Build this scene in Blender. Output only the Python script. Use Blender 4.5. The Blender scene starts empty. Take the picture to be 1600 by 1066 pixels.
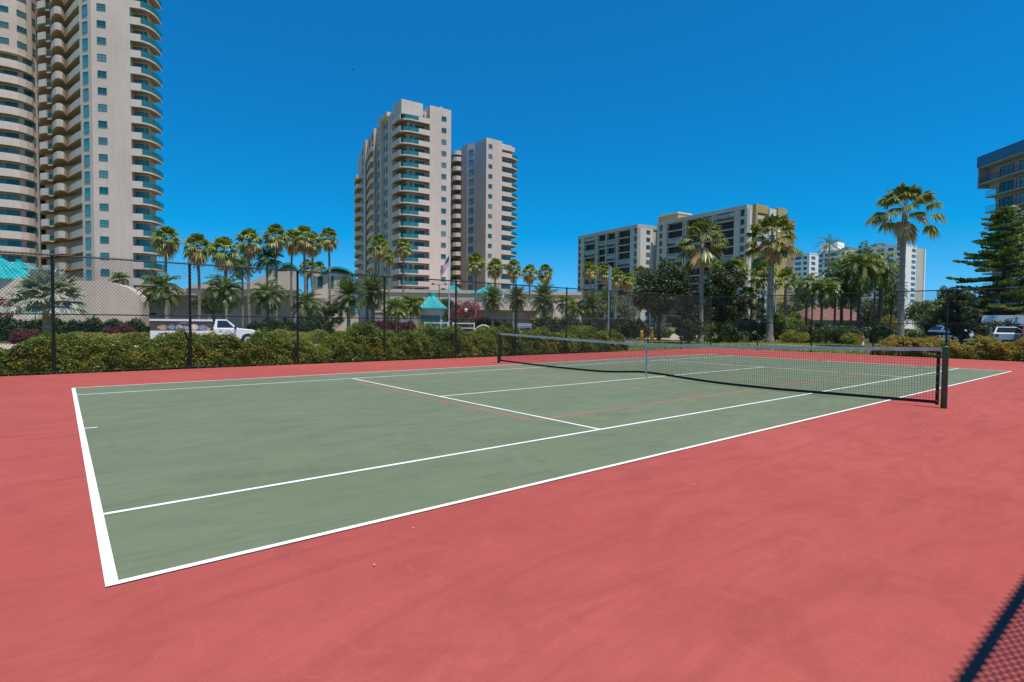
import bpy, math, random
import numpy as np
from math import radians as R, sin, cos, pi
random.seed(7); rng = np.random.default_rng(7)
scn = bpy.context.scene
col = scn.collection

# ------------------------------------------------------------------ camera
CF, CX, CY, CZ, YAW, PIT, ROL = 866.5, -.1698, -3.6396, 1.4457, .8866, -.0337, .009
fw = np.array([cos(YAW)*cos(PIT), sin(YAW)*cos(PIT), sin(PIT)])
_r = np.array([sin(YAW), -cos(YAW), 0.]); _u = np.cross(_r, fw)
r2 = _r*cos(ROL)+_u*sin(ROL); u2 = -_r*sin(ROL)+_u*cos(ROL)
C0 = np.array([CX, CY, CZ]); fwh = np.array([cos(YAW), sin(YAW), 0.])
import mathutils
cam_d = bpy.data.cameras.new('camera'); cam = bpy.data.objects.new('camera', cam_d); col.objects.link(cam)
cam.matrix_world = mathutils.Matrix([[r2[i], u2[i], -fw[i], C0[i]] for i in range(3)]+[[0, 0, 0, 1]])
cam_d.sensor_width = 36; cam_d.lens = CF/1600*36; cam_d.clip_start = .05; cam_d.clip_end = 6000
scn.camera = cam

# ------------------------------------------------------------------ light
SUN_EL = 70.5
w = bpy.data.worlds.new('World'); scn.world = w; w.use_nodes = True
nt = w.node_tree; bg = nt.nodes['Background']
sk = nt.nodes.new('ShaderNodeTexSky'); sk.sky_type = 'NISHITA'; sk.sun_disc = False
sk.sun_elevation = R(SUN_EL); sk.sun_rotation = R(183); sk.air_density = 1.0; sk.dust_density = .0; sk.ozone_density = 5.0
tcw = nt.nodes.new('ShaderNodeTexCoord'); mpw = nt.nodes.new('ShaderNodeMapping'); mpw.inputs['Location'].default_value = (0, 0, .10); mpw.inputs['Scale'].default_value = (1, 1, .95)
vnw = nt.nodes.new('ShaderNodeVectorMath'); vnw.operation = 'NORMALIZE'; nt.links.new(tcw.outputs['Generated'], mpw.inputs[0]); nt.links.new(mpw.outputs[0], vnw.inputs[0]); nt.links.new(vnw.outputs[0], sk.inputs[0])
hs = nt.nodes.new('ShaderNodeHueSaturation'); hs.inputs['Hue'].default_value = .494; hs.inputs['Saturation'].default_value = 1.42
hs.inputs['Value'].default_value = 1.38
vs1 = nt.nodes.new('ShaderNodeVectorMath'); vs1.operation = 'SUBTRACT'; vs1.inputs[1].default_value = (.38, .04, 0); vs2 = nt.nodes.new('ShaderNodeVectorMath'); vs2.operation = 'MAXIMUM'; vs2.inputs[1].default_value = (.05, 0, 0)
nt.links.new(sk.outputs[0], hs.inputs['Color']); nt.links.new(hs.outputs[0], vs1.inputs[0]); nt.links.new(vs1.outputs[0], vs2.inputs[0]); nt.links.new(vs2.outputs[0], bg.inputs['Color']); bg.inputs['Strength'].default_value = .105
sd = bpy.data.lights.new('sun', 'SUN'); sd.energy = 4.6; sd.angle = R(.4); sd.color = (1, .915, .80)
so = bpy.data.objects.new('sun', sd); col.objects.link(so); so.rotation_euler = (R(90-SUN_EL), 0, R(3)); so.location = (0, -20, 60)
scn.view_settings.view_transform = 'Standard'; scn.view_settings.look = 'None'
scn.view_settings.exposure = 0.08; scn.view_settings.gamma = 1; scn.view_settings.use_curve_mapping = False

# ------------------------------------------------------------------ placing helpers
def ray(px, py): return fw + r2*(px-800)/CF - u2*(py-533)/CF
def hor(px):
    a, b = ray(px, 0)[2], ray(px, 1)[2]; return -a/(b-a)
def pt(px, py, D):
    d = ray(px, py); return C0 + d*(D/(d@fwh))
def W(px, D, py=None):
    p = pt(px, hor(px) if py is None else py, D); return np.array([p[0], p[1]])
def Z(px, py, D): return pt(px, py, D)[2]
class Fr:
    def __init__(s, px, D, az):
        s.o = W(px, D); s.a = R(az); s.u = np.array([cos(s.a), sin(s.a)]); s.v = np.array([-sin(s.a), cos(s.a)])
    def loc(s, px, D):
        d = W(px, D)-s.o; return (float(d@s.u), float(d@s.v))
    def onv(s, px, v):
        d = W(px, 1.)-C0[:2]; c = C0[:2]-s.o; t = (v-c@s.v)/(d@s.v); return float((c+d*t)@s.u)
    def onu(s, px, u):
        d = W(px, 1.)-C0[:2]; c = C0[:2]-s.o; t = (u-c@s.u)/(d@s.u); return float((c+d*t)@s.v)

def tag(o, label=None, cat=None, group=None, kind=None):
    if label: o['label'] = label
    if cat: o['category'] = cat
    if group: o['group'] = group
    if kind: o['kind'] = kind
    return o
def empty(name, loc, rz=0, label=None, cat=None, group=None):
    o = bpy.data.objects.new(name, None); col.objects.link(o); o.location = (float(loc[0]), float(loc[1]), float(loc[2]) if len(loc) > 2 else 0.)
    o.rotation_euler = (0, 0, rz); o.empty_display_size = .2
    return tag(o, label, cat, group)
def link(name, me, parent=None, loc=(0, 0, 0), rz=0, sc=None):
    o = bpy.data.objects.new(name, me); col.objects.link(o); o.parent = parent; o.location = loc; o.rotation_euler = (0, 0, rz)
    if sc: o.scale = sc
    return o
def copy_tree(o, parent=None):
    c = o.copy(); col.objects.link(c); c.parent = parent
    for ch in list(o.children): copy_tree(ch, c)
    return c

class MB:
    def __init__(s): s.v = []; s.f = []; s.m = []
    def add(s, vs, fs, m=0):
        b = len(s.v); s.v += [tuple(map(float, p)) for p in vs]; s.f += [tuple(b+i for i in f) for f in fs]; s.m += [m]*len(fs); return s
    def box(s, x0, x1, y0, y1, z0, z1, m=0):
        return s.add([(x0, y0, z0), (x1, y0, z0), (x1, y1, z0), (x0, y1, z0), (x0, y0, z1), (x1, y0, z1), (x1, y1, z1), (x0, y1, z1)],
              [(3, 2, 1, 0), (4, 5, 6, 7), (0, 1, 5, 4), (1, 2, 6, 5), (2, 3, 7, 6), (3, 0, 4, 7)], m)
    def prism(s, poly, z0, z1, m=0):
        n = len(poly); A = sum(poly[i][0]*poly[(i+1) % n][1]-poly[(i+1) % n][0]*poly[i][1] for i in range(n))
        if A < 0: poly = poly[::-1]
        z0f = z0 if callable(z0) else (lambda p: z0); z1f = z1 if callable(z1) else (lambda p: z1)
        vs = [(p[0], p[1], z0f(p)) for p in poly]+[(p[0], p[1], z1f(p)) for p in poly]
        return s.add(vs, [tuple(range(n-1, -1, -1)), tuple(range(n, 2*n))]+[(i, (i+1) % n, n+(i+1) % n, n+i) for i in range(n)], m)
    def strip(s, pl, th, z0, z1, m=0):           # a wall of thickness th to the left of the polyline
        pl = [np.array(p[:2], float) for p in pl]; off = []
        for i, p in enumerate(pl):
            ds = []
            if i > 0: ds.append((p-pl[i-1])/np.linalg.norm(p-pl[i-1]))
            if i < len(pl)-1: ds.append((pl[i+1]-p)/np.linalg.norm(pl[i+1]-p))
            d = sum(ds); d = d/np.linalg.norm(d); n = np.array([-d[1], d[0]]); k = max(.5, abs(float(ds[0]@d))); off.append(p+n*th/k)
        n = len(pl); vs = []
        for a, b in zip(pl, off): vs += [(a[0], a[1], z0), (b[0], b[1], z0), (b[0], b[1], z1), (a[0], a[1], z1)]
        fs = [(0, 1, 2, 3), (4*n-1, 4*n-2, 4*n-3, 4*n-4)]
        for i in range(n-1):
            a = 4*i; b = a+4
            fs += [(a, a+3, b+3, b), (a+1, b+1, b+2, a+2), (a+3, a+2, b+2, b+3), (a, b, b+1, a+1)]
        return s.add(vs, fs, m)
    def tube(s, pts, rad, n=8, m=0, caps=True):
        pts = [np.array(p, float) for p in pts]
        if not hasattr(rad, '__len__'): rad = [rad]*len(pts)
        vs = []
        for i, p in enumerate(pts):
            d = pts[min(i+1, len(pts)-1)]-pts[max(i-1, 0)]; d /= np.linalg.norm(d)+1e-9
            a = np.cross(d, (0, 0, 1.) if abs(d[2]) < .9 else (1., 0, 0)); a /= np.linalg.norm(a); b = np.cross(d, a)
            for k in range(n):
                t = 2*pi*k/n; vs.append(p+rad[i]*(a*cos(t)+b*sin(t)))
        fs = [(i*n+k, i*n+(k+1) % n, (i+1)*n+(k+1) % n, (i+1)*n+k) for i in range(len(pts)-1) for k in range(n)]
        if caps: fs += [tuple(range(n-1, -1, -1)), tuple(range((len(pts)-1)*n, len(pts)*n))]
        return s.add(vs, fs, m)
    def lathe(s, prof, n=16, m=0, c=(0, 0)):
        vs = [(c[0]+r*cos(2*pi*k/n), c[1]+r*sin(2*pi*k/n), z) for r, z in prof for k in range(n)]
        fs = [(i*n+k, i*n+(k+1) % n, (i+1)*n+(k+1) % n, (i+1)*n+k) for i in range(len(prof)-1) for k in range(n)]
        return s.add(vs, fs, m)
    def mesh(s, name, mats, smooth=False):
        me = bpy.data.meshes.new(name); me.from_pydata(s.v, [], s.f)
        for m in (mats if isinstance(mats, (list, tuple)) else [mats]): me.materials.append(m)
        if len(me.materials) > 1: me.polygons.foreach_set('material_index', s.m)
        if smooth: me.polygons.foreach_set('use_smooth', [True]*len(s.f))
        me.update(); return me
    def build(s, name, mats, parent=None, smooth=False, loc=(0, 0, 0), rz=0):
        return link(name, s.mesh(name, mats, smooth), parent, loc, rz)

def quads_mesh(name, Q, mat):                     # Q: (N,4,3) loose quads
    N = len(Q); me = bpy.data.meshes.new(name)
    me.vertices.add(4*N); me.vertices.foreach_set('co', np.asarray(Q, dtype=np.float32).ravel())
    me.loops.add(4*N); me.loops.foreach_set('vertex_index', np.arange(4*N, dtype=np.int32))
    me.polygons.add(N); me.polygons.foreach_set('loop_start', np.arange(0, 4*N, 4, dtype=np.int32))
    me.materials.append(mat); me.update(calc_edges=True); me.validate(); return me

# ------------------------------------------------------------------ materials
MT = {}
def mat(name, c, rough=.8, c2=None, scale=3., metal=0., bump=0., detail=5, spec=.5, dist=.0, stretch=None, wob=(.35, .65), fine=None):
    m = bpy.data.materials.new(name); m.use_nodes = True; n = m.node_tree.nodes; l = m.node_tree.links; b = n['Principled BSDF']
    b.inputs['Base Color'].default_value = (*c, 1); b.inputs['Roughness'].default_value = rough; b.inputs['Metallic'].default_value = metal
    b.inputs['Specular IOR Level'].default_value = spec
    tc = n.new('ShaderNodeTexCoord'); src = tc.outputs['Object']
    if stretch:
        mp = n.new('ShaderNodeMapping'); mp.inputs['Scale'].default_value = stretch; l.new(src, mp.inputs[0]); src = mp.outputs[0]
    if c2 is not None:
        t = n.new('ShaderNodeTexNoise'); t.inputs['Scale'].default_value = scale; t.inputs['Detail'].default_value = detail; t.inputs['Distortion'].default_value = dist
        l.new(src, t.inputs['Vector'])
        cr = n.new('ShaderNodeValToRGB'); cr.color_ramp.elements[0].position = wob[0]; cr.color_ramp.elements[1].position = wob[1]
        cr.color_ramp.elements[0].color = (*c, 1); cr.color_ramp.elements[1].color = (*c2, 1)
        l.new(t.outputs['Fac'], cr.inputs[0]); out = cr.outputs[0]
        if fine:
            t2 = n.new('ShaderNodeTexNoise'); t2.inputs['Scale'].default_value = fine[0]; t2.inputs['Detail'].default_value = 4; l.new(src, t2.inputs['Vector'])
            mr = n.new('ShaderNodeMapRange'); mr.inputs['From Min'].default_value = .3; mr.inputs['From Max'].default_value = .7
            mr.inputs['To Min'].default_value = 1-fine[1]; mr.inputs['To Max'].default_value = 1+fine[1]; l.new(t2.outputs['Fac'], mr.inputs[0])
            vm = n.new('ShaderNodeVectorMath'); vm.operation = 'SCALE'; l.new(out, vm.inputs[0]); l.new(mr.outputs[0], vm.inputs['Scale']); out = vm.outputs[0]
        l.new(out, b.inputs['Base Color'])
    if bump:
        t = n.new('ShaderNodeTexNoise'); t.inputs['Scale'].default_value = bump[1]; t.inputs['Detail'].default_value = 6; l.new(src, t.inputs['Vector'])
        bp = n.new('ShaderNodeBump'); bp.inputs['Strength'].default_value = bump[0]; bp.inputs['Distance'].default_value = bump[2] if len(bump) > 2 else .02
        l.new(t.outputs['Fac'], bp.inputs['Height']); l.new(bp.outputs[0], b.inputs['Normal'])
    MT[name] = m
    if name.startswith('glass') and c2 is not None:
        oi = n.new('ShaderNodeObjectInfo'); r1 = n.new('ShaderNodeMapRange'); r1.inputs['From Min'].default_value = .45; r1.inputs['From Max'].default_value = 1.0
        r1.inputs['To Max'].default_value = .8; l.new(oi.outputs['Random'], r1.inputs[0]); mx = n.new('ShaderNodeMix'); mx.data_type = 'RGBA'; mx.inputs['B'].default_value = (.20, .27, .26, 1)
        l.new(r1.outputs[0], mx.inputs['Factor']); l.new(out, mx.inputs['A']); l.new(mx.outputs['Result'], b.inputs['Base Color'])
    return m
def leafmat(name, cols, rough=.45, trans=.3, clump=.8):
    m = bpy.data.materials.new(name); m.use_nodes = True; n = m.node_tree.nodes; l = m.node_tree.links; b = n['Principled BSDF']
    g = n.new('ShaderNodeNewGeometry'); oi = n.new('ShaderNodeObjectInfo'); tc = n.new('ShaderNodeTexCoord')
    t = n.new('ShaderNodeTexNoise'); t.inputs['Scale'].default_value = clump; t.inputs['Detail'].default_value = 3; l.new(tc.outputs['Object'], t.inputs['Vector'])
    a = n.new('ShaderNodeMath'); a.operation = 'MULTIPLY_ADD'; l.new(g.outputs['Random Per Island'], a.inputs[0]); a.inputs[1].default_value = .6
    a2 = n.new('ShaderNodeMath'); a2.operation = 'MULTIPLY_ADD'; l.new(t.outputs['Fac'], a2.inputs[0]); a2.inputs[1].default_value = 1.3; a2.inputs[2].default_value = -.45
    l.new(a2.outputs[0], a.inputs[2])
    cr = n.new('ShaderNodeValToRGB'); els = cr.color_ramp.elements
    while len(els) < len(cols): els.new(.5)
    for i, (p, c) in enumerate(cols): els[i].position = p; els[i].color = (*c, 1)
    l.new(a.outputs[0], cr.inputs[0]); l.new(cr.outputs[0], b.inputs['Base Color']); b.inputs['Roughness'].default_value = rough
    tr = n.new('ShaderNodeBsdfTranslucent'); mx = n.new('ShaderNodeMixShader'); mx.inputs[0].default_value = trans
    gm = n.new('ShaderNodeMix'); gm.data_type = 'RGBA'; gm.blend_type = 'MULTIPLY'; gm.inputs['Factor'].default_value = 1; gm.inputs['B'].default_value = (1.3, 1.5, .6, 1)
    l.new(cr.outputs[0], gm.inputs['A']); l.new(gm.outputs['Result'], tr.inputs[0])
    l.new(b.outputs[0], mx.inputs[1]); l.new(tr.outputs[0], mx.inputs[2]); l.new(mx.outputs[0], n['Material Output'].inputs[0])
    MT[name] = m; return m

def courtmat(name, c, c2, stain, amt=.5):
    m = bpy.data.materials.new(name); m.use_nodes = True; n = m.node_tree.nodes; l = m.node_tree.links; b = n['Principled BSDF']; b.inputs['Roughness'].default_value = .85; b.inputs['Specular IOR Level'].default_value = .12
    tc = n.new('ShaderNodeTexCoord')
    def noise(scale, detail=6, rough=.6, dist=0., mapsc=(1, 1, 1), rot=0.):
        mp = n.new('ShaderNodeMapping'); mp.inputs['Scale'].default_value = mapsc; mp.inputs['Rotation'].default_value = (0, 0, rot); l.new(tc.outputs['Object'], mp.inputs[0])
        t = n.new('ShaderNodeTexNoise'); t.inputs['Scale'].default_value = scale; t.inputs['Detail'].default_value = detail; t.inputs['Roughness'].default_value = rough; t.inputs['Distortion'].default_value = dist
        l.new(mp.outputs[0], t.inputs['Vector']); return t.outputs['Fac']
    def rng_(src, a, b_, lo, hi):
        r = n.new('ShaderNodeMapRange'); r.inputs[1].default_value = a; r.inputs[2].default_value = b_; r.inputs[3].default_value = lo; r.inputs[4].default_value = hi; l.new(src, r.inputs[0]); return r.outputs[0]
    def mix(f, A, B, blend='MIX'):
        x = n.new('ShaderNodeMix'); x.data_type = 'RGBA'; x.blend_type = blend; l.new(f, x.inputs['Factor'])
        for k, v in (('A', A), ('B', B)):
            if isinstance(v, tuple): x.inputs[k].default_value = (*v, 1)
            else: l.new(v, x.inputs[k])
        return x.outputs['Result']
    col_ = mix(rng_(noise(.22, 10, .62, .6), .35, .68, 0, 1), c, c2)
    col_ = mix(rng_(noise(.45, 8, .72, 2.6, (1, 3.6, 1), .6), .44, .68, 0, .75*amt), col_, stain)          # long brushed sweeps
    col_ = mix(rng_(noise(1.6, 9, .72, .8), .50, .74, 0, .75*amt), col_, stain)                            # scuffs
    lite = tuple(min(1, v*1.5+.03) for v in c2)
    col_ = mix(rng_(noise(1.1, 10, .75, 3.0, (3.5, 1, 1), -.4), .57, .74, 0, .22), col_, lite)             # pale drag marks
    col_ = mix(rng_(noise(9, 5, .7), .68, .76, 0, .35), col_, stain)
    col_ = mix(rng_(noise(70, 3, .6), .40, .62, 0, .20), col_, tuple(v*.72 for v in c))                    # grit
    v = n.new('ShaderNodeTexVoronoi'); v.inputs['Scale'].default_value = 3.1; l.new(tc.outputs['Object'], v.inputs['Vector'])
    col_ = mix(rng_(v.outputs['Distance'], .012, .022, .5, 0), col_, lite)
    l.new(col_, b.inputs['Base Color'])
    bp = n.new('ShaderNodeBump'); bp.inputs['Strength'].default_value = .35; bp.inputs['Distance'].default_value = .002; l.new(noise(190, 4, .7), bp.inputs['Height']); l.new(bp.outputs[0], b.inputs['Normal']); return m
def weather(m, pitch, joint=.12, streak=.14):
    n = m.node_tree.nodes; l = m.node_tree.links; b = n['Principled BSDF']; src = b.inputs['Base Color'].links[0].from_socket
    tc = n.new('ShaderNodeTexCoord'); sx = n.new('ShaderNodeSeparateXYZ'); l.new(tc.outputs['Object'], sx.inputs[0])
    d = n.new('ShaderNodeMath'); d.operation = 'DIVIDE'; d.inputs[1].default_value = pitch; l.new(sx.outputs['Z'], d.inputs[0]); f = n.new('ShaderNodeMath'); f.operation = 'FRACT'; l.new(d.outputs[0], f.inputs[0])
    c = n.new('ShaderNodeMath'); c.operation = 'LESS_THAN'; c.inputs[1].default_value = .02; l.new(f.outputs[0], c.inputs[0]); k = n.new('ShaderNodeMath'); k.operation = 'MULTIPLY'; k.inputs[1].default_value = joint; l.new(c.outputs[0], k.inputs[0])
    mp = n.new('ShaderNodeMapping'); mp.inputs['Scale'].default_value = (1.1, 1.1, .05); l.new(tc.outputs['Object'], mp.inputs[0]); t = n.new('ShaderNodeTexNoise'); t.inputs['Scale'].default_value = 1.4; t.inputs['Detail'].default_value = 8; t.inputs['Roughness'].default_value = .7; l.new(mp.outputs[0], t.inputs['Vector'])
    r = n.new('ShaderNodeMapRange'); r.inputs[1].default_value = .48; r.inputs[2].default_value = .75; r.inputs[4].default_value = streak*2; l.new(t.outputs['Fac'], r.inputs[0])
    a = n.new('ShaderNodeMath'); a.operation = 'ADD'; l.new(k.outputs[0], a.inputs[0]); l.new(r.outputs[0], a.inputs[1]); x = n.new('ShaderNodeMix'); x.data_type = 'RGBA'; l.new(a.outputs[0], x.inputs['Factor']); l.new(src, x.inputs['A']); x.inputs['B'].default_value = (.16, .125, .10, 1)
    l.new(x.outputs['Result'], b.inputs['Base Color'])
M_RED = courtmat('court_red', (.392, .082, .068), (.440, .104, .086), (.285, .064, .055), .8)
M_GREEN = courtmat('court_green', (.150, .190, .112), (.178, .213, .135), (.108, .138, .090), .8)
M_LINE = mat('line_white', (.84, .84, .80), .75, (.70, .71, .66), 1.7, fine=(22, .09), detail=9, wob=(.45, .75))
M_LINER = mat('line_red', (.50, .10, .07), .8, (.40, .17, .12), 1.2)
M_GRASS = mat('lawn', (.15, .165, .03), .95, (.26, .25, .07), .5, bump=(.6, 30, .05), fine=(9, .18))
M_ROAD = mat('road_paver', (.42, .33, .27), .9, (.50, .40, .33), .8, fine=(6, .08))
M_ASPH = mat('asphalt', (.07, .07, .07), .9, (.1, .1, .1), .6)
M_BLK = mat('black_vinyl', (.012, .013, .014), .45)
M_PGREEN = mat('post_green', (.006, .11, .06), .35, (.012, .15, .085), 6)
M_NETB = mat('net_black', (.012, .016, .014), .8)
M_TAPE = mat('tape_white', (.68, .64, .55), .7, (.50, .48, .42), 5)
M_STEEL = mat('steel', (.55, .56, .57), .4, metal=.7)
M_STUC = mat('stucco_beige', (.60, .475, .395), .9, (.66, .53, .45), .15, fine=(.8, .03))
M_STUC2 = mat('stucco_pale', (.64, .515, .44), .9, (.70, .57, .495), .15, fine=(.8, .03))
M_SOFF = mat('soffit_brown', (.38, .27, .20), .9)
M_STUCSHADE = mat('stucco_shaded', (.30, .25, .24), .9, (.35, .30, .28), .4, fine=(1.5, .06))  # beige stucco with the walls' shade, as under the overhangs, mixed into its colour
weather(M_STUC, 2.9, .12, .085); weather(M_STUC2, 50, 0, .09)
M_GLASS = mat('glass_teal', (.03, .16, .17), .12, (.06, .30, .31), .25, spec=.9)
M_GLASSD = mat('glass_dark', (.012, .045, .05), .12, (.03, .13, .14), .3, spec=.8)
M_GLASSB = mat('glass_blue', (.02, .20, .26), .1, (.08, .36, .42), .3, spec=.9)
M_RAILG = mat('rail_glass_teal', (.02, .13, .13), .15, (.045, .20, .195), .6, spec=.8)
M_FRAME = mat('frame_teal', (.03, .20, .19), .5)
M_FRAMEW = mat('frame_white', (.65, .68, .66), .5)
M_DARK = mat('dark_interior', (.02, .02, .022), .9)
M_CONC = mat('concrete_white', (.50, .465, .41), .9, (.57, .53, .47), .12, fine=(.9, .04))
M_CONCW = mat('concrete_bright', (.62, .59, .53), .9, (.68, .65, .59), .12)
M_OCH = mat('ochre', (.42, .29, .12), .9, (.48, .335, .15), .2)
M_OCHD = mat('brown_screen', (.27, .17, .10), .9, (.31, .2, .12), .3)
weather(M_CONC, 2.8, .08, .18); weather(M_CONCW, 2.8, .08, .14)
M_WHITEB = mat('white_building', (.80, .78, .74), .9, (.86, .84, .80), .15)
M_TEAL = mat('roof_teal', (.0, .27, .25), .45, (.02, .36, .33), 1.2, detail=8, fine=(9, .12))
M_CYAN = mat('roof_cyan', (.0, .33, .35), .45, (.02, .42, .43), 1.2, detail=8, fine=(9, .12))
M_FBLUE = mat('fascia_blue', (.015, .14, .26), .6, (.02, .17, .30), .3)
M_FBEI = mat('stucco_grey', (.29, .305, .33), .9, (.33, .345, .37), .3)
M_TILE = mat('roof_brown', (.19, .085, .06), .85, (.25, .12, .085), 1.5)
M_TRUNK = mat('palm_trunk', (.20, .165, .13), .95, (.34, .30, .25), 2.5, stretch=(1, 1, 6), bump=(.8, 6, .05))
M_TRUNKD = mat('bark_dark', (.09, .07, .05), .95, (.16, .125, .09), 3, bump=(.8, 8, .05))
M_FAN = leafmat('fan_leaf', [(0, (.06, .10, .02)), (.45, (.16, .21, .035)), (.75, (.33, .34, .07)), (1, (.58, .48, .18))], .4, .25, 1.2)
M_FANBIG = leafmat('fan_leaf_olive', [(0, (.05, .085, .018)), (.45, (.13, .165, .04)), (.75, (.27, .27, .09)), (1, (.50, .43, .20))], .35, .22, 1.2)
M_DEAD = leafmat('dead_leaf', [(0, (.26, .14, .06)), (.5, (.54, .35, .18)), (1, (.75, .56, .36))], .8, .25, 1.5)
M_FEATH = leafmat('feather_leaf', [(0, (.04, .075, .015)), (.5, (.10, .15, .03)), (1, (.26, .28, .08))], .4, .25, 1.)
M_LIME = leafmat('lime_leaf', [(0, (.05, .09, .012)), (.5, (.15, .21, .025)), (1, (.36, .36, .08))], .4, .35, 1.)
M_SILV = leafmat('silver_leaf', [(0, (.20, .24, .20)), (.5, (.36, .40, .34)), (1, (.58, .60, .49))], .5, .15, 1.)
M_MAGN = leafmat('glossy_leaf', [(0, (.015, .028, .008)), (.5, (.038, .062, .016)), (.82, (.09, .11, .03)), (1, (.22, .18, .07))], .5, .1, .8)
M_PINE = leafmat('pine_needle', [(0, (.03, .075, .014)), (.5, (.11, .17, .03)), (1, (.32, .31, .08))], .55, .2, .8)
M_BUSH = leafmat('bush_leaf', [(0, (.03, .055, .015)), (.5, (.07, .11, .03)), (1, (.16, .2, .06))], .45, .25, .8)
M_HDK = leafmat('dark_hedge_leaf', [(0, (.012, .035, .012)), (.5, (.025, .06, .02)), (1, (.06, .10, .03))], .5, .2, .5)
M_HED = leafmat('hedge_leaf', [(0, (.03, .075, .006)), (.38, (.11, .17, .012)), (.72, (.26, .29, .02)), (.95, (.44, .31, .03)), (1, (.60, .20, .03))], .45, .3, .9)
M_HORG = leafmat('flower_hedge_leaf', [(0, (.05, .10, .012)), (.35, (.14, .19, .02)), (.62, (.32, .30, .03)), (.85, (.58, .28, .03)), (1, (.62, .18, .04))], .5, .3, .8)
M_YEL = leafmat('yellow_hedge_leaf', [(0, (.10, .16, .02)), (.5, (.24, .27, .04)), (1, (.48, .42, .14))], .5, .3, .8)
M_BOUG = leafmat('bougainvillea', [(0, (.05, .06, .02)), (.35, (.20, .02, .03)), (1, (.42, .03, .05))], .6, .3, .9)
M_PURP = leafmat('purple_leaf', [(0, (.06, .02, .025)), (.5, (.14, .04, .05)), (1, (.24, .08, .08))], .6, .2, .9)
M_WPAINT = mat('white_paint', (.80, .81, .82), .3)
M_CARG = mat('car_glass', (.02, .025, .03), .08, spec=.9)
M_TYRE = mat('rubber', (.02, .02, .02), .9)
M_BLUECAR = mat('car_blue', (.12, .26, .42), .25)
M_DRED = mat('car_dark_red', (.12, .03, .03), .25)
M_SILVER = mat('car_silver', (.45, .47, .50), .25)
M_YELLOW = mat('yellow_paint', (.68, .42, .02), .5, (.55, .33, .02), 3)
M_FLAGR = mat('flag_red', (.55, .05, .06), .8); M_FLAGW = mat('flag_white', (.8, .8, .8), .8); M_FLAGB = mat('flag_blue', (.03, .05, .2), .8)

# ------------------------------------------------------------------ ground
def gz(x, y):
    def sm(t): t = min(max(t, 0), 1); return t*t*(3-2*t)
    return -.06-.34*sm((y-18)/9)
def GZ(p): return gz(p[0], p[1])
mb = MB()
xs = [-1500, -600, -250, -120, -60]+list(np.arange(-40, 80, 4.))+[90, 110, 150, 250, 600, 1500]
ys = [-1500, -600, -200, -80, -40, -20, -10, -5, 0, 6, 12, 16, 18, 19, 20, 21, 22, 23, 24, 25, 26, 28, 32, 40, 55, 80, 120, 200, 400, 800, 1800]
vv = [(x, y, gz(x, y)-.03) for y in ys for x in xs]; nx = len(xs)
mb.add(vv, [(j*nx+i, j*nx+i+1, (j+1)*nx+i+1, (j+1)*nx+i) for j in range(len(ys)-1) for i in range(nx-1)])
o = mb.build('ground', M_GRASS, smooth=True); tag(o, kind='structure')
# court slab
o = MB().box(-9, 30.75, -4.6, 14.85, -.35, 0).build('court_surround', M_RED); tag(o, kind='structure')
o = MB().add([(0, 0, .004), (23.77, 0, .004), (23.77, 10.97, .004), (0, 10.97, .004)], [(0, 1, 2, 3)]).build('court_surface', M_GREEN); tag(o, kind='structure')
def line_poly(mb, a, b, c, d, z): mb.add([(*a, z), (*b, z), (*c, z), (*d, z)], [(0, 1, 2, 3)])
ml = MB(); z = .008
def rect(x0, x1, y0, y1, zz=z, m=ml): m.add([(x0, y0, zz), (x1, y0, zz), (x1, y1, zz), (x0, y1, zz)], [(0, 1, 2, 3)])
rect(0, .06, 0, 10.97)                 # near baseline (slightly bowed by the painter, kept straight)
rect(23.71, 23.77, 0, 10.97)
rect(.06, 23.71, 0, .05); rect(.06, 23.71, 10.92, 10.97)
rect(.06, 23.71, 1.36, 1.41); rect(.06, 23.71, 9.56, 9.61)
rect(5.46, 5.51, 1.41, 9.56); rect(18.26, 18.31, 1.41, 9.56)
rect(5.51, 11.86, 5.46, 5.51); rect(11.91, 18.26, 5.46, 5.51)
rect(.06, .20, 5.46, 5.51); rect(23.57, 23.71, 5.46, 5.51)
o = ml.build('white_court_lines', M_LINE); tag(o, kind='structure')
mr_ = MB(); zr = .006
for a in [(5.17, 5.22, 2.42, 8.55), (18.55, 18.6, 2.42, 8.55), (5.22, 18.55, 2.42, 2.47), (5.22, 18.55, 8.5, 8.55), (9.72, 9.77, 2.47, 8.5), (14.0, 14.05, 2.47, 8.5)]: rect(*a, zz=zr, m=mr_)
o = mr_.build('red_court_lines', M_LINER); tag(o, kind='structure')
# road, driveway, parking
def ground_poly(name, pts, m, dz=.0, kind='structure'):
    mb = MB(); P = [W(px, D) for px, D in pts]; n = 16
    # strip between first half and second half
    k = len(P)//2; A = P[:k]; B = P[k:][::-1]; vs = []
    for a, b in zip(A, B):
        for t in np.linspace(0, 1, n): p = a+(b-a)*t; vs.append((p[0], p[1], gz(p[0], p[1])-.03+.012+dz))
    fs = [(i*n+j, i*n+j+1, (i+1)*n+j+1, (i+1)*n+j) for i in range(k-1) for j in range(n-1)]
    mb.add(vs, fs); o = mb.build(name, m, smooth=True); tag(o, kind=kind); return o
ground_poly('driveway', [(-400, 33), (200, 33.5), (500, 36), (800, 48), (940, 60), (1080, 66), (1120, 100), (940, 100), (800, 64), (500, 42), (200, 39), (-400, 39)], M_ROAD)
ground_poly('parking_lot', [(1330, 46), (1480, 42), (1750, 40), (1750, 95), (1480, 95), (1330, 90)], M_ASPH)
ground_poly('footpath', [(1170, 44), (1300, 38), (1400, 36), (1400, 37.5), (1300, 39.5), (1170, 45.5)], M_CONC, .004)

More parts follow.
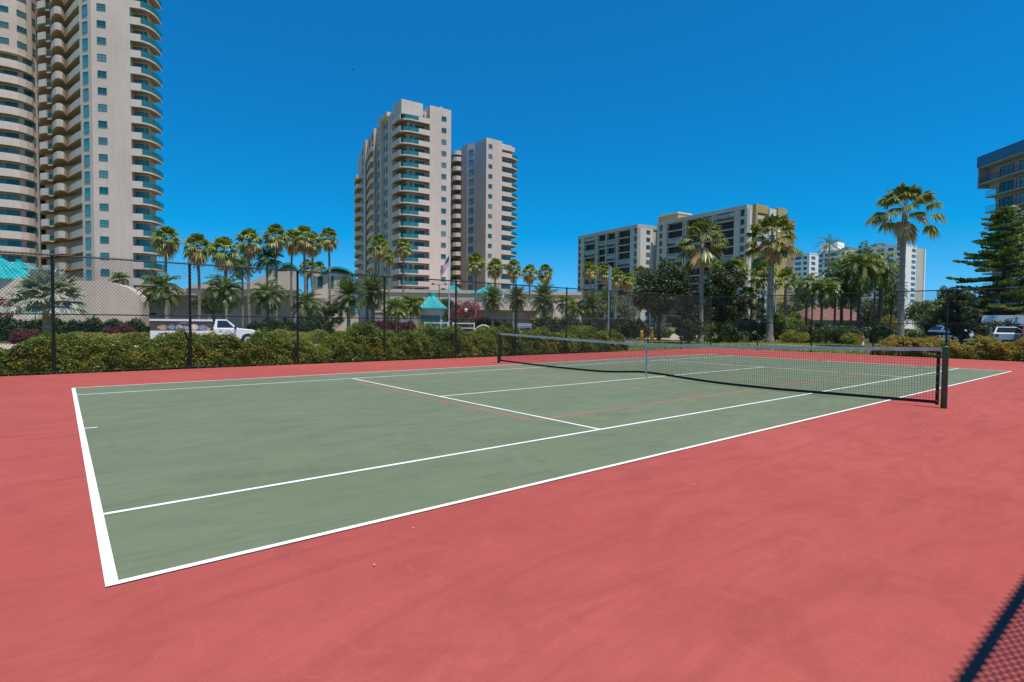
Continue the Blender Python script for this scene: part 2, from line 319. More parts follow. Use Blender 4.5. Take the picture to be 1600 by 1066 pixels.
# ------------------------------------------------------------------ net
net = empty('tennis_net', (11.885, 5.485, 0), 0, 'black tennis net with grey-white headband strung between two green posts across the court', 'tennis net')
Y0, Y1 = -.914-5.485, 11.884-5.485
def ztop(y):
    t = abs(y)/6.4; return .914+.156*t**1.35
def zbot(y):
    t = y/6.4
    if t > 0: return .03+.10*math.exp(-(t/.16)**2)+.045*max(0, t-.6)/.4
    return .028+.10*math.exp(-(t/.22)**2)+.05*max(0, -t-.55)/.45
for yy in (Y0, Y1):
    p = MB(); p.lathe([(0, -.1), (.047, -.1), (.047, 1.055), (.051, 1.06), (.051, 1.085), (.03, 1.10), (0, 1.103)], 20, 0, (0, yy))
    o = p.build('post', M_PGREEN, net, smooth=True)
y_a, y_b = Y0+.075, Y1-.075
g = MB(); cord = .0016; pitch = .0455; N = int((y_b-y_a)/pitch); ysn = np.linspace(y_a+.05, y_b-.05, N)
for y in ysn: g.box(-cord, cord, y-cord, y+cord, zbot(y)+.02, ztop(y)-.05)
rows = 19; seg = 48; yk = np.linspace(y_a+.04, y_b-.04, seg+1)
for k in range(1, rows):
    t = k/rows
    for i in range(seg):
        ya, yb = yk[i], yk[i+1]; za = zbot(ya)+.05+(ztop(ya)-.06-zbot(ya)-.05)*t; zb = zbot(yb)+.05+(ztop(yb)-.06-zbot(yb)-.05)*t
        c = cord; x = .0007
        g.add([(-c-x, ya, za-c), (c+x, ya, za-c), (c+x, ya, za+c), (-c-x, ya, za+c), (-c-x, yb, zb-c), (c+x, yb, zb-c), (c+x, yb, zb+c), (-c-x, yb, zb+c)],
              [(0, 1, 5, 4), (1, 2, 6, 5), (2, 3, 7, 6), (3, 0, 4, 7)])
g.build('netting', M_NETB, net)
def ribbon(zf0, zf1, hx, ya, yb, n=60):
    m = MB(); vs = []; yy = np.linspace(ya, yb, n)
    for y in yy: vs += [(-hx, y, zf0(y)), (hx, y, zf0(y)), (hx*.8, y, zf1(y)), (-hx*.8, y, zf1(y))]
    fs = [(0, 1, 2, 3), (4*n-1, 4*n-2, 4*n-3, 4*n-4)]
    for i in range(n-1):
        a = 4*i; b = a+4; fs += [(a+k, a+(k+1) % 4, b+(k+1) % 4, b+k)[::-1] for k in range(4)]
    return m.add(vs, fs)
wr = lambda y: .004*sin(y*9)+.003*sin(y*23)
hb = ribbon(lambda y: ztop(y)-.062+wr(y), lambda y: ztop(y)+.002, .011, y_a-.03, y_b+.03, 160).build('headband', M_TAPE, net)
for dy in (.09, .16, .30): hk = MB().add([(-.0125, y_a+dy-.008, ztop(y_a)-.035), (-.0125, y_a+dy+.008, ztop(y_a)-.035), (-.0125, y_a+dy+.008, ztop(y_a)-.02), (-.0125, y_a+dy-.008, ztop(y_a)-.02)], [(0, 1, 2, 3)]); hk.build('grommet', M_BLK, hb)
ribbon(lambda y: zbot(y)-.005, lambda y: zbot(y)+.05, .008, y_a, y_b).build('bottom_tape', M_NETB, net)
for yy, s in ((y_a, 1), (y_b, -1)):
    t = MB().box(-.009, .009, min(yy, yy+s*.05), max(yy, yy+s*.05), .05, 1.0)
    st = t.build('side_tape', M_NETB, net); e = MB()
    for k in range(6): e.tube([(-.0115, yy+s*.025, .12+k*.16), (-.0085, yy+s*.025, .12+k*.16)], .009, 8); e.tube([(0, yy-s*.03, .14+k*.16), (0, yy, .12+k*.16)], .004, 5)
    e.build('eyelets', M_TAPE, st)
MB().box(-.014, .014, -.026, .026, .004, .905).box(-.05, .05, -.03, .03, .0, .006).build('centre_strap', M_TAPE, net)

# ------------------------------------------------------------------ chain-link fences
FH = 3.08
def chain_fence(name, A, B, posts, label, barb=.045, dia=.078, wire=.0028, rails=(1.55,), rr=.021):
    A = np.array(A, float); B = np.array(B, float); L = np.linalg.norm(B-A); az = math.atan2(*(B-A)[::-1])
    root = empty(name, (A[0], A[1], 0), az, label, 'fence')
    m = MB(); h0 = .03; h1 = FH+barb; H = h1-h0; s = dia/2*1.0          # diagonals: run = H*k
    k = .78; run = H*k; n = int((L+run)/dia)+1
    for i in range(-1, n+1):
        for sgn in (1, -1):
            xa = i*dia-run*(1 if sgn > 0 else 0); xb = xa+run
            za, zb = (h0, h1) if sgn > 0 else (h1, h0)
            # clip to [0,L]
            t0 = max(0, (0-xa)/run); t1 = min(1, (L-xa)/run)
            if t1 <= t0: continue
            p = (xa+run*t0, za+(zb-za)*t0); q = (xa+run*t1, za+(zb-za)*t1); y = wire*sgn*1.1; d = np.array([q[0]-p[0], q[1]-p[1]]); d /= np.linalg.norm(d); nn = np.array([-d[1], d[0]])*wire
            vs = []
            for (x, zz) in (p, q): vs += [(x+nn[0], y, zz+nn[1]), (x, y-wire, zz), (x-nn[0], y, zz-nn[1]), (x, y+wire, zz)]
            m.add(vs, [(a, (a+1) % 4, 4+(a+1) % 4, 4+a) for a in range(4)])
    m.build('chain_link_mesh', M_BLK, root)
    MB().tube([(0, .0, FH), (L, .0, FH)], rr, 8).build('top_rail', M_BLK, root)
    for rz_ in rails: MB().tube([(0, .02, rz_), (L, .02, rz_)], .0165, 8).build('middle_rail', M_BLK, root)
    MB().tube([(0, .01, .04), (L, .01, .04)], .006, 6).build('tension_wire', M_BLK, root)
    for x in posts:
        p = MB(); p.tube([(x, .05, -.2), (x, .05, FH+.02)], .037, 12); p.lathe([(.042, FH+.0), (.042, FH+.03), (.02, FH+.06), (0, FH+.062)], 12, 0, (x, .05))
        for zz in (.5, 1.1, 1.9, 2.5): p.tube([(x, .05, zz), (x, .05, zz+.02)], .041, 12)
        p.build('fence_post', M_BLK, root, smooth=False)
    return root
PX = [-.3+3.13*i for i in range(-3, 11)]; XF = 31.0
chain_fence('chain_link_fence', (-9.3, 15.1), (XF, 15.1), [x+9.3 for x in PX], 'tall black chain-link fence along the left side of the court before the hedge')
chain_fence('chain_link_fence', (XF, 15.1), (XF, -4.9), [15.1-y for y in (12.2, 9.25, 6.33, 3.41, .75, -2.1, -4.85)], 'tall black chain-link fence across the far end of the court beyond the net')
chain_fence('chain_link_fence', (-9.3, -4.19), (XF, -4.19), [x+9.3 for x in [-6.5+3.13*i for i in range(0, 12) if i not in (2, 3)]], 'black chain-link fence whose shadow crosses the red court at the lower right', dia=.0752, barb=.115, wire=.0050, rails=(), rr=.024)

# ------------------------------------------------------------------ foliage helpers
def orient(N, d=None, spread=1.0):
    n = rng.normal(size=(N, 3))
    if d is not None: n = d+n*spread
    n /= np.linalg.norm(n, axis=1, keepdims=True)
    t = rng.normal(size=(N, 3)); t -= (t*n).sum(1, keepdims=True)*n; t /= np.linalg.norm(t, axis=1, keepdims=True)
    return n, t, np.cross(n, t)
def leafquads(P, size, asp=.55, d=None, spread=1.0, fold=.25):
    N = len(P); n, t, b = orient(N, d, spread); s = (size*(.6+.8*rng.random(N)))[:, None]
    return np.stack([P-t*s*.5, P+b*s*asp*.5-n*s*fold*.3, P+t*s*.5, P-b*s*asp*.5-n*s*fold*.3], 1)
def blob_pts(N, c, r, shell=.75, flat=None):
    d = rng.normal(size=(N, 3)); d /= np.linalg.norm(d, axis=1, keepdims=True)
    q = (shell+(1-shell)*rng.random(N)**.6)[:, None]
    return np.array(c)+d*np.array(r)*q, d
def bumpy(N, c, r, nb, br, dens=1., zmin=0.02, shell=.6):
    """points over nb sub-blobs scattered on an ellipsoid; returns points and outward directions"""
    cc, _ = blob_pts(nb, c, r, .55); out = []; dd = []
    k = max(1, N//nb)
    for q in cc:
        s = br*(.6+.8*rng.random()); p, d = blob_pts(k, q, (s, s, s*.85), shell); out.append(p); dd.append(d)
    P = np.concatenate(out); D = np.concatenate(dd); ok = P[:, 2] > zmin
    return P[ok], D[ok]
def shrub(name, x, y, r, h, label, cat, m, n=900, leaf=.09, group=None, nb=14, z=None, stems=True):
    z = gz(x, y) if z is None else z
    root = empty(name, (x, y, z), random.random()*.4, label, cat, group)
    P, D = bumpy(int(n*1.7), (0, 0, h*.47), (r*.8, r*.8, h*.40), int(nb*1.6), min(r, h)*.36); leaf *= 1.1
    P[:, 2] = np.minimum(P[:, 2], h*1.04)
    link('foliage', quads_mesh('foliage', leafquads(P, leaf, .6, D, .7), m), root)
    if stems:
        s = MB()
        for k in range(4):
            a = random.random()*6.28; s.tube([(0, 0, -.15), (cos(a)*r*.2, sin(a)*r*.2, h*.3), (cos(a)*r*.5, sin(a)*r*.5, h*.7)], [.03, .022, .01], 5)
        s.build('stem', M_TRUNKD, root)
    return root
def hedge(name, p0, p1, wid, hf, label, m, n=6000, leaf=.075, cat='hedge', nb=None, z=None, rough=.16, group=None, dens=1.0):
    p0 = np.array(p0, float); p1 = np.array(p1, float); L = np.linalg.norm(p1-p0); az = math.atan2(*(p1-p0)[::-1])
    z = gz(*p0) if z is None else z
    root = empty(name, (p0[0], p0[1], z), az, label, cat, group)
    ph = rng.uniform(0, 6.28, 12)
    def surf(x, a, k):
        """x along, a 0..pi over the section from front foot over the top to the back foot"""
        t = np.clip(x/L, 0, 1); h = np.array([hf(v) for v in t]) if callable(hf) else np.full(len(t), float(hf))
        e = np.clip(np.minimum(x, L-x)/.8, 0, 1); e = .38+.62*np.sqrt(np.clip(e*(2-e), 0, 1)); h = h*.90*(1+.10*np.sin(x*1.9+ph[7])+.06*np.sin(x*4.3+ph[8]))
        nz = .5*np.sin(x*2.3+ph[0]+2*np.sin(a*2+ph[1]))+.5*np.sin(x*4.1+ph[2]+a*3.1)+.35*np.sin(x*8.3+ph[3]-a*5)+.25*np.sin(x*15+ph[4]+a*9)+.2*np.sin(a*17+x*6+ph[5])
        r = (1+rough*.95*nz)*k
        ca, sa = np.cos(a), np.sin(a); p = .62; y = -np.sign(ca)*np.abs(ca)**p*wid/2*r*(.6+.4*e); zz = np.abs(sa)**p*h*r*e
        return np.stack([x+rough*.35*np.sin(a*7+ph[6]+x*3), y, zz], 1), np.stack([np.zeros_like(x), -ca, sa+.15], 1)
    hm = float(hf(.5)) if callable(hf) else hf; A = L*(2*hm+wid); Q = []
    for (lf, per, k0, k1) in ((leaf*2.2, 420, .72, .86), (leaf, 1500*(.085/leaf)**2, .84, 1.04)):
        N = int(A*per*dens); x = rng.uniform(0, L, N); a = rng.uniform(.02, pi-.02, N); P, Dd = surf(x, a, rng.uniform(k0, k1, N))
        # ends
        P += rng.normal(size=P.shape)*leaf*.3; ok = P[:, 2] > .005; Q.append(leafquads(P[ok], lf, .55, Dd[ok], .8))
    for xe in (0, L):                                        # rounded end caps
        N = int(hm*wid*1500*(.085/leaf)**2*dens*.8); x = np.full(N, xe*1.0); a = rng.uniform(.05, pi-.05, N); P, Dd = surf(x, a, rng.random(N)**.5*1.0); P[:, 0] += (-1 if xe == 0 else 1)*rng.uniform(-.25, .06, N)
        Dd[:, 0] = -1 if xe == 0 else 1; Q.append(leafquads(P, leaf, .55, Dd, .8))
    link('foliage', quads_mesh('foliage', np.concatenate(Q), m), root)
    s = MB()
    for k in range(max(2, int(L*2))):
        x = L*(k+.5)/max(2, int(L*2)); a = random.uniform(-.2, .2); s.tube([(x, 0, -.1), (x+a, random.uniform(-.2, .2), .35), (x+a*2, random.uniform(-.2, .2), .7*hm)], [.02, .014, .007], 5)
    s.build('stem', M_TRUNKD, root)
    return root

# ---- palms
def fan_leaf(base, az, el, pet, R_, nb=15, droop=.35, curl=1.0, wob=.12):
    """returns quads of one costapalmate fan leaf"""
    d = np.array([cos(el)*cos(az), cos(el)*sin(az), sin(el)]); side = np.array([-sin(az), cos(az), 0.]); up = np.cross(d, side)*-1
    if up[2] < 0: up = -up
    tip = np.array(base)+d*pet; tip[2] -= pet*pet*.12
    Q = []; w_ = .02*R_/.8
    Q.append([np.array(base)-side*w_, np.array(base)+side*w_, tip+side*w_*.7, tip-side*w_*.7])
    for k in range(nb):
        th = (k/(nb-1)-.5)*R(205)+random.uniform(-.04, .04); dr = d*cos(th)+side*sin(th); L = R_*(.72+.28*cos(th*.8))*random.uniform(.9, 1.05)
        t = side*cos(th)-d*sin(th); fold = up*(.10*R_*(1 if k % 2 else -1))
        hw = L*.10; mid = tip+dr*L*.55+up*L*.06; end = tip+dr*L+up*L*.02
        g = droop*(.6+.8*random.random()); mid = mid-np.array([0, 0, 1])*L*.08*curl; end = end-np.array([0, 0, 1])*L*g
        Q.append([tip, mid+t*hw+fold*.25, end+t*hw*.15, mid-t*hw-fold*.25])
    return Q
def fan_crown(seed, n_green=30, n_dead=16, R_=.85, pet=.95, nb=15, skirt=.9, spread=1., droop=.30):
    random.seed(seed); G = []; Dd = []
    ga = 2.39996
    for i in range(n_green):
        t = i/(n_green-1); el = R(84-122*t*spread+random.uniform(-10, 10)); az = i*ga+random.uniform(-.25, .25)
        G += fan_leaf((0, 0, .12-.25*t), az, el, pet*(.6+.5*t)*random.uniform(.8, 1.15), R_*(.75+.3*sin(pi*min(1, t+.25)))*random.uniform(.85, 1.1), nb, droop+.55*t, 1+1.2*t)
    for i in range(n_dead):
        t = i/max(1, n_dead-1); el = R(-12-66*t+random.uniform(-12, 12)); az = i*ga+random.uniform(-.4, .4)
        Dd += fan_leaf((0, 0, -.15-.5*t*skirt), az, el, pet*(.85-.35*t)*random.uniform(.7, 1.1), R_*random.uniform(.65, 1.0), max(8, nb-4), .75, 2.2)
    return np.array(G), (np.array(Dd) if Dd else None)
def frond(base, az, el0, L, nleaf=26, ll=.45, arc=1.3, twist=.0, hang=.35, wid=.035):
    Q = []; p = np.array(base, float); el = el0; st = L/nleaf; h = np.array([cos(az), sin(az), 0.]); side = np.array([-sin(az), cos(az), 0.]); pp = p.copy()
    for k in range(nleaf):
        t = k/nleaf; d = h*cos(el)+np.array([0, 0, sin(el)]); q = p+d*st; w_ = .022*(1-t)+.006
        Q.append([p-side*w_, p+side*w_, q+side*w_*.9, q-side*w_*.9])
        if t > .1:
            l = ll*(sin(pi*min(1, .12+t*.95))**.6)*random.uniform(.85, 1.1)
            for s in (-1, 1):
                e = q+side*s*l*.80+d*l*.55-np.array([0, 0, 1])*l*hang*random.uniform(.6, 1.5)+np.array([0, 0, 1])*l*.25
                ax = e-q; m_ = q+ax*.5+np.array([0, 0, l*.06]); pv = d*wid
                Q.append([q, m_+pv, e, m_-pv])
        p = q; el -= arc/nleaf*(.5+t)
    return Q
def feather_crown(seed, n=26, L=2.6, ll=.5, el_hi=80, el_lo=-25, arc=1.5, hang=.35, nleaf=24, wid=.035):
    random.seed(seed); Q = []
    for i in range(n):
        t = i/(n-1); Q += frond((0, 0, .1-.2*t), i*2.39996+random.uniform(-.3, .3), R(el_hi-(el_hi-el_lo)*t+random.uniform(-8, 8)), L*random.uniform(.85, 1.08), nleaf, ll, arc*(.8+.5*random.random()), hang=hang, wid=wid)
    return np.array(Q)
def trunk_mesh(h, r0, r1, bend=.2, seed=0, flare=1.5, n=10, mat_=None, rings=True):
    random.seed(seed); a = random.random()*6.28; N = 22; pts = []; rad = []
    for i in range(N):
        t = i/(N-1); pts.append((cos(a)*bend*(t*t-t)*1.0, sin(a)*bend*(t*t-t), -.25+(h+.25)*t))
        r = r1+(r0-r1)*(1-t)+r0*(flare-1)*max(0, 1-t*8)**1.5; rad.append(r*(1+(.05 if i % 2 else -.03)*(1 if rings else 0)))
    return MB().tube(pts, rad, n).mesh('trunk', mat_ or M_TRUNK, True)
FAN = [fan_crown(100+i, 34, 30, .92, .92, 15, skirt=1.0) for i in range(7)]
FANM = [(quads_mesh('fan_crown', a, M_FAN), quads_mesh('dead_fronds', b, M_DEAD)) for a, b in FAN]
def palm(kind, x, y, h, label, crown, dead=None, sc=1., r0=.17, r1=.12, seed=0, z=None, group=None, bend=.3, flare=1.5, tm=None, boots=False):
    z = gz(x, y) if z is None else z
    root = empty(kind, (x, y, z), (seed*1.7) % 6.28, label, 'palm tree', group)
    link('trunk', trunk_mesh(h, r0, r1, bend, seed, flare, mat_=tm), root)
    link('crown', crown, root, (0, 0, h), 0, (sc, sc, sc))
    if dead: link('dead_fronds', dead, root, (0, 0, h), 0, (sc, sc, sc))
    return root
def palm_px(kind, px, py_top, D, crown_h, label, crown, dead=None, **k):
    """crown_h: crown height above the trunk top, so py_top is the crown's top"""
    x, y = W(px, D, py_top+20); zt = Z(px, py_top, D); z = gz(x, y); s = k.get('sc', 1.)
    return palm(kind, x, y, zt-z-crown_h*s, label, crown, dead, **k)

# ------------------------------------------------------------------ windows and storeys
def win_mesh(w_, h_, nx=2, ny=2, fm=None, gm=None, fr=.06, bar=.05, d=.07, sill=False):
    m = MB(); m.box(-w_/2, w_/2, -d, .0, h_/2-fr, h_/2, 0); m.box(-w_/2, w_/2, -d, 0, -h_/2, -h_/2+fr, 0)
    m.box(-w_/2, -w_/2+fr, -d, 0, -h_/2+fr, h_/2-fr, 0); m.box(w_/2-fr, w_/2, -d, 0, -h_/2+fr, h_/2-fr, 0)
    for i in range(1, nx): x = -w_/2+w_*i/nx; m.box(x-bar/2, x+bar/2, -d*.85, 0, -h_/2+fr, h_/2-fr, 0)
    for j in range(1, ny): zc = -h_/2+h_*j/ny; m.box(-w_/2+fr, w_/2-fr, -d*.7, 0, zc-bar/2, zc+bar/2, 0)
    m.box(-w_/2+fr, w_/2-fr, -.02, 0, -h_/2+fr, h_/2-fr, 1)
    if sill: m.box(-w_/2-.08, w_/2+.08, -.14, -.0, -h_/2-.1, -h_/2-.002, 0)
    return m.mesh('window', [fm or M_FRAME, gm or M_GLASSD])
def on_seg(p, q, frac, off=.0):
    p = np.array(p); q = np.array(q); d = q-p; a = math.atan2(d[1], d[0]); c = p+d*frac; n = np.array([sin(a), -cos(a)]); c = c+n*off
    return (float(c[0]), float(c[1])), a
class Parts:                     # every repeat one part; past 100 of a name on one thing the farther ones become one part
    def __init__(s, root): s.root = root; s.d = {}
    def put(s, name, me, x, y, z, rz=0, sub=None): s.d.setdefault(name, []).append((me, (x, y, z), rz, sub))
    def flush(s):
        mw = mathutils.Matrix.Translation(s.root.location) @ mathutils.Matrix.Rotation(s.root.rotation_euler[2], 4, 'Z')
        for name, L in s.d.items():
            L.sort(key=lambda t: (mw @ mathutils.Vector(t[1])-mathutils.Vector(C0)).length)
            for me, p, rz, sub in L[:100]:
                o = link(name, me, s.root, p, rz)
                if sub: link(sub[0], sub[1], o)
            if len(L) > 100:
                v = []; f = []; mi = []; mats = []
                for me, p, rz, sub in L[100:]:
                    for mm in [me]+([sub[1]] if sub else []):
                        b = len(v); T = mathutils.Matrix.Translation(p) @ mathutils.Matrix.Rotation(rz, 4, 'Z'); v += [tuple(T @ q.co) for q in mm.vertices]
                        for pl in mm.polygons:
                            f.append(tuple(b+i for i in pl.vertices)); k = mm.materials[pl.material_index]
                            if k not in mats: mats.append(k)
                            mi.append(mats.index(k))
                me = bpy.data.meshes.new(name); me.from_pydata(v, [], f)
                for k in mats: me.materials.append(k)
                me.polygons.foreach_set('material_index', mi); o = link(name, me, s.root); o['kind'] = 'stuff'
def poly_in(pl, extra): return list(pl)+list(extra)
S = 2.95
def offs(pl, d):
    pl = [np.array(p[:2], float) for p in pl]; out = []
    for i, p in enumerate(pl):
        ds = []
        if i > 0: ds.append((p-pl[i-1])/np.linalg.norm(p-pl[i-1]))
        if i < len(pl)-1: ds.append((pl[i+1]-p)/np.linalg.norm(pl[i+1]-p))
        e = sum(ds); e = e/np.linalg.norm(e); k = max(.5, abs(float(ds[0]@e))); q = p+np.array([e[1], -e[0]])*d/k; out.append((float(q[0]), float(q[1])))
    return out
def balcony(slab, solid, glass, mat_=None, ph=1.05, th=.14, sl=.22, gh=1.0, name='balcony'):
    """slab polygon; solid / glass: lists of parapet polylines (outer edge, inner side on their left). origin at floor level"""
    m = MB(); m.prism(slab, -sl+.012, 0, 2)
    for pl in solid: m.strip(offs(pl, .02), th, -sl, ph, 0)
    for pl in glass: m.strip(offs(pl, .025), .1, -sl+.003, .045, 0)
    for pl in solid: m.strip([(p[0], p[1]) for p in pl], th*.6, ph+.002, ph+.06, 1)
    me = m.mesh(name, [mat_ or M_STUC2, M_RAILG, M_SOFF])
    sub = None
    if glass:
        g_ = MB()
        for pl in glass:
            g_.strip(pl, .03, .10, gh, 0); g_.strip(pl, .06, gh+.002, gh+.06, 1); g_.strip(pl, .05, .04, .10, 1)
            tot = 0; L = [np.array(p, float) for p in pl]
            for a, b in zip(L, L[1:]):
                n = max(1, int(np.linalg.norm(b-a)/1.2))
                for i in range(n): c = a+(b-a)*i/n; g_.box(c[0]-.025, c[0]+.025, c[1]-.025, c[1]+.025, .0, gh+.03, 1)
        sub = ('glass_railing', g_.mesh('glass_railing', [M_RAILG, M_FRAME]))
    return me, sub
def arc(c, r, a0, a1, n=8): return [(c[0]+r*cos(R(a0+(a1-a0)*i/n)), c[1]+r*sin(R(a0+(a1-a0)*i/n))) for i in range(n+1)]

def right_balconies(P, u0, width_scale, levels, zf, roofz):
    k = width_scale
    out = [(u0+.01, 0), (u0+2.9*k, 0), (u0+3.9*k, .25), (u0+5.0*k, .9), (u0+5.8*k, 2.0), (u0+6.1*k, 3.4), (u0+6.1*k, 5.2), (u0+4.4*k, 5.2)]
    slab = out+[(u0+4.4*k, 1.8), (u0+.01, 1.8)]
    slab = out[:7]+[(u0+3.9*k, 5.2), (u0+3.9*k, 1.8), (u0+.01, 1.8)]
    me, sub = balcony(slab, [out[:2]], [[(x, y) for x, y in out[1:7]]])
    door = win_mesh(2.5*k, 2.35, 3, 1, M_FRAME, M_GLASS); door2 = win_mesh(.85*k, 2.35, 1, 1, M_FRAME, M_GLASS); dside = win_mesh(2.2, 2.3, 2, 1, M_FRAME, M_GLASS)
    for i in levels:
        z_ = zf(i); P.put('balcony', me, 0, 0, z_, 0, sub)
        P.put('sliding_door', door, u0+1.35*k, 1.8, z_+1.22); P.put('sliding_door', door2, u0+3.3*k, 1.8, z_+1.22)
    return u0+3.9*k

def add_wall(root, poly, z0, z1, m=None, name='wall', cap=.35):
    b = MB().prism(poly, z0, z1, 0); o = b.build(name, m or M_STUC, root); return o

# ================= tower A (left edge of the picture)
frA = Fr(149.5, 98.5, -22)
rootA = empty('apartment_tower', (*frA.o, 0), frA.a, 'tall beige apartment tower at the left edge, cut off by the top of the photo', 'apartment tower')
PA = Parts(rootA); zA0 = Z(164, 426, 99.3)-1.9; SA = (Z(155, 13, 99.3)-Z(164, 426, 99.3))/16; zfA = lambda i: zA0+SA*i; LV = range(0, 21); HA = zA0+SA*21+1
uw = frA.onv(209, 0)
uB = right_balconies(PA, uw, (frA.onv(258, 5.2)-uw)/6.1, LV, zfA, HA)
bay_l = (frA.onv(131.5, 1.9), 1.9)
lp = lambda px, D: frA.loc(px, D)
wA = lp(66, 109.5)
polyA = [bay_l, (0, 0), (uw, 0), (uw, 1.8), (uB, 1.8), (uB, 5.3), (uB-3.2, 10), (uw-6, 20), (-14, 24), (lp(64, 118)[0], lp(64, 118)[1]), (lp(85, 110)[0]-1, lp(85, 110)[1]), (lp(118, 107)), (bay_l[0]+.1, bay_l[1]+3.)]
add_wall(rootA, polyA, 0, HA)
wm = win_mesh(1.35, 1.15, 2, 2, M_FRAME, M_GLASSD); wm2 = win_mesh(1.35, 1.15, 2, 2, M_FRAME, M_GLASS)
bw = win_mesh(1.35, 1.95, 1, 1, M_FRAME, M_GLASSB, fr=.09); bw2 = win_mesh(1.35, 1.95, 2, 1, M_FRAME, M_GLASSB, fr=.09)
for i in LV:
    PA.put('window', wm2 if i in (1, 3, 6, 10, 13) else wm, frA.onv(165.5, 0), 0, zfA(i)+1.9)
    c, a = on_seg(bay_l, (0, 0), .5); PA.put('bay_window', bw if i % 3 else bw2, c[0], c[1], zfA(i)+1.35, a)
# recess balconies
cb = [lp(87, 106.5), lp(87.5, 104.5), lp(90, 103.3), (lp(94, 102.5)), lp(99, 102.4), lp(104, 102.9), lp(107.5, 104.0), lp(109, 105.2), lp(123, 101.3), bay_l]
slab = cb+[(bay_l[0], bay_l[1]+2.5), lp(117, 107.5), lp(90, 110)]
me, sub = balcony(slab, [cb], []); 
bx = [lp(66.5, 108), lp(67.5, 105.8), lp(79, 105.2)]; bxg = [lp(79, 105.2), lp(80, 106.6), lp(88.5, 106.4)]
me2, sub2 = balcony(bx+[lp(80, 106.6), lp(88.5, 106.4), lp(90, 111), lp(68, 112)], [bx], [bxg])
dr = win_mesh(3.4, 2.5, 4, 1, M_FRAME, M_GLASSD); rodr = win_mesh(1.6, 2.3, 2, 1, M_FRAME, M_GLASSD)
for i in LV:
    PA.put('curved_balcony', me, 0, 0, zfA(i)); PA.put('box_balcony', me2, 0, 0, zfA(i)-.25, 0, sub2)
    c, a = on_seg(lp(85, 110), lp(118, 107), .55); PA.put('recess_door', dr, c[0], c[1]-.0, zfA(i)+1.2, a)
    c, a = on_seg((lp(64, 118)), (lp(85, 110)[0]-1, lp(85, 110)[1]), .6); PA.put('recess_door', rodr, c[0], c[1], zfA(i)+1.2, a)
# curved left wing
cw = [lp(-75, 103.6), lp(-40, 103.3), lp(-15, 103.5), lp(5, 104.0), lp(22, 104.8), lp(36, 105.7), lp(48, 106.9), lp(57, 108.2), lp(63, 109.6), lp(66.3, 111)]
inn = [(p[0]+.35, p[1]+1.75) for p in cw]; inn[-1] = (cw[-1][0]-.15, cw[-1][1]+1.4)
backL = [(cw[-1][0]-1, cw[-1][1]+14), (cw[0][0], cw[0][1]+15)]
ZC = zfA(15)+.1
add_wall(rootA, inn+backL, 0, ZC+.0)
topw = [(p[0]+.05, p[1]+.1) for p in cw]
add_wall(rootA, [(p[0], p[1]+.02) for p in topw[:-1]]+backL, ZC+.003, HA-3, name='upper_wall')
band = MB(); slabL = cw+[(cw[-1][0]-.5, cw[-1][1]+3), (cw[0][0], cw[0][1]+3)]
band.prism(slabL, -.21, 0, 1); band.strip(offs(cw, .02), .15, -.22, 1.2, 0); bandm = band.mesh('balcony_band', [M_STUC2, M_SOFF])
capm = None
dk = win_mesh(1.9, 1.25, 3, 1, M_FRAME, M_GLASSD); ds = win_mesh(2.2, 1.25, 2, 1, M_FRAME, M_GLASS)
for i in LV:
    if i <= 14:
        PA.put('balcony_band', bandm, 0, 0, zfA(i)+.1)
        for j in (0, 1, 2, 3, 5, 7):
            c, a = on_seg(inn[j], inn[j+1], .5); PA.put('wing_window', dk if j % 2 else ds, c[0], c[1], zfA(i)+1.95, a)
    elif i < 19:
        for j in (1, 3, 5, 7):
            c, a = on_seg(topw[j], topw[j+1], .5); PA.put('wing_window', win_mesh(1.6 if j < 7 else 1.1, 1.0, 3, 1, M_FRAME, M_GLASSD) if i == 15 else PA.d['wing_window'][-4][0], c[0], c[1]+.02, zfA(i)+1.7, a)
MB().prism(slabL, ZC-.002-.4, ZC, 0).build('roof_ledge', M_STUC2, rootA)
PA.flush()

# ================= tower B (middle, taller) and C (middle, lower)
frB = Fr(670.5, 141.0, -6)
rootB = empty('apartment_tower', (*frB.o, 0), frB.a, 'beige apartment tower in the middle, the taller one with green glass corner balconies', 'apartment tower')
PB = Parts(rootB); zB0 = Z(692, 454.4, 144)-1.9; SB = (Z(690.5, 187.8, 144)-Z(692, 454.4, 144))/15; zfB = lambda i: zB0+SB*i; LB = range(0, 16); HB = Z(669, 164.5, 141)
uw = frB.onv(703.2, 0); lb = lambda px, D: frB.loc(px, D)
vL = frB.onu(612, -7.6)
outB = [(-.01, 0), (frB.onv(653, 0), 0), (-5.4, .1), (-6.7, .6), (-7.35, 1.5), (-7.6, 2.8), (-7.6, frB.onu(625, -7.6)), (-7.6, vL)]
innB = [(0, 1.8), (-4.9, 1.8), (-5.3, 2.3), (-5.4, vL)]
left = [(612, 145.6), (600, 150.0), (595, 149.4), (588, 155), (584, 154.2), (575, 165), (571, 163.8), (563, 178), (559, 186)]
leftp = [(-7.6, vL)]+[lb(*p) for p in left[1:]]
polyB = [(0, 0), (uw, 0), (uw, 14), (4, 20), (4, 60)]+leftp[::-1]+[(-5.4, vL), (-5.4, 2.3), (-4.9, 1.8), (0, 1.8)]
add_wall(rootB, polyB, 0, HB-1.2)
MB().prism([(0.0, 0.0), (uw, 0), (uw, 9), (0, 9)], HB-1.198, HB, 0).build('parapet', M_STUC, rootB)
MB().prism([(-7.45, .25), (-1.8, .25), (-1.8, 6), (-7.45, 6)], HB-3.4, HB+.0, 0).build('penthouse_wall', M_STUC2, rootB)
MB().prism([(-7.5, 10), (-4.0, 10), (-4, 17), (-7.5, 17)], HB-1.198, HB-.1, 0).build('parapet', M_STUC, rootB)
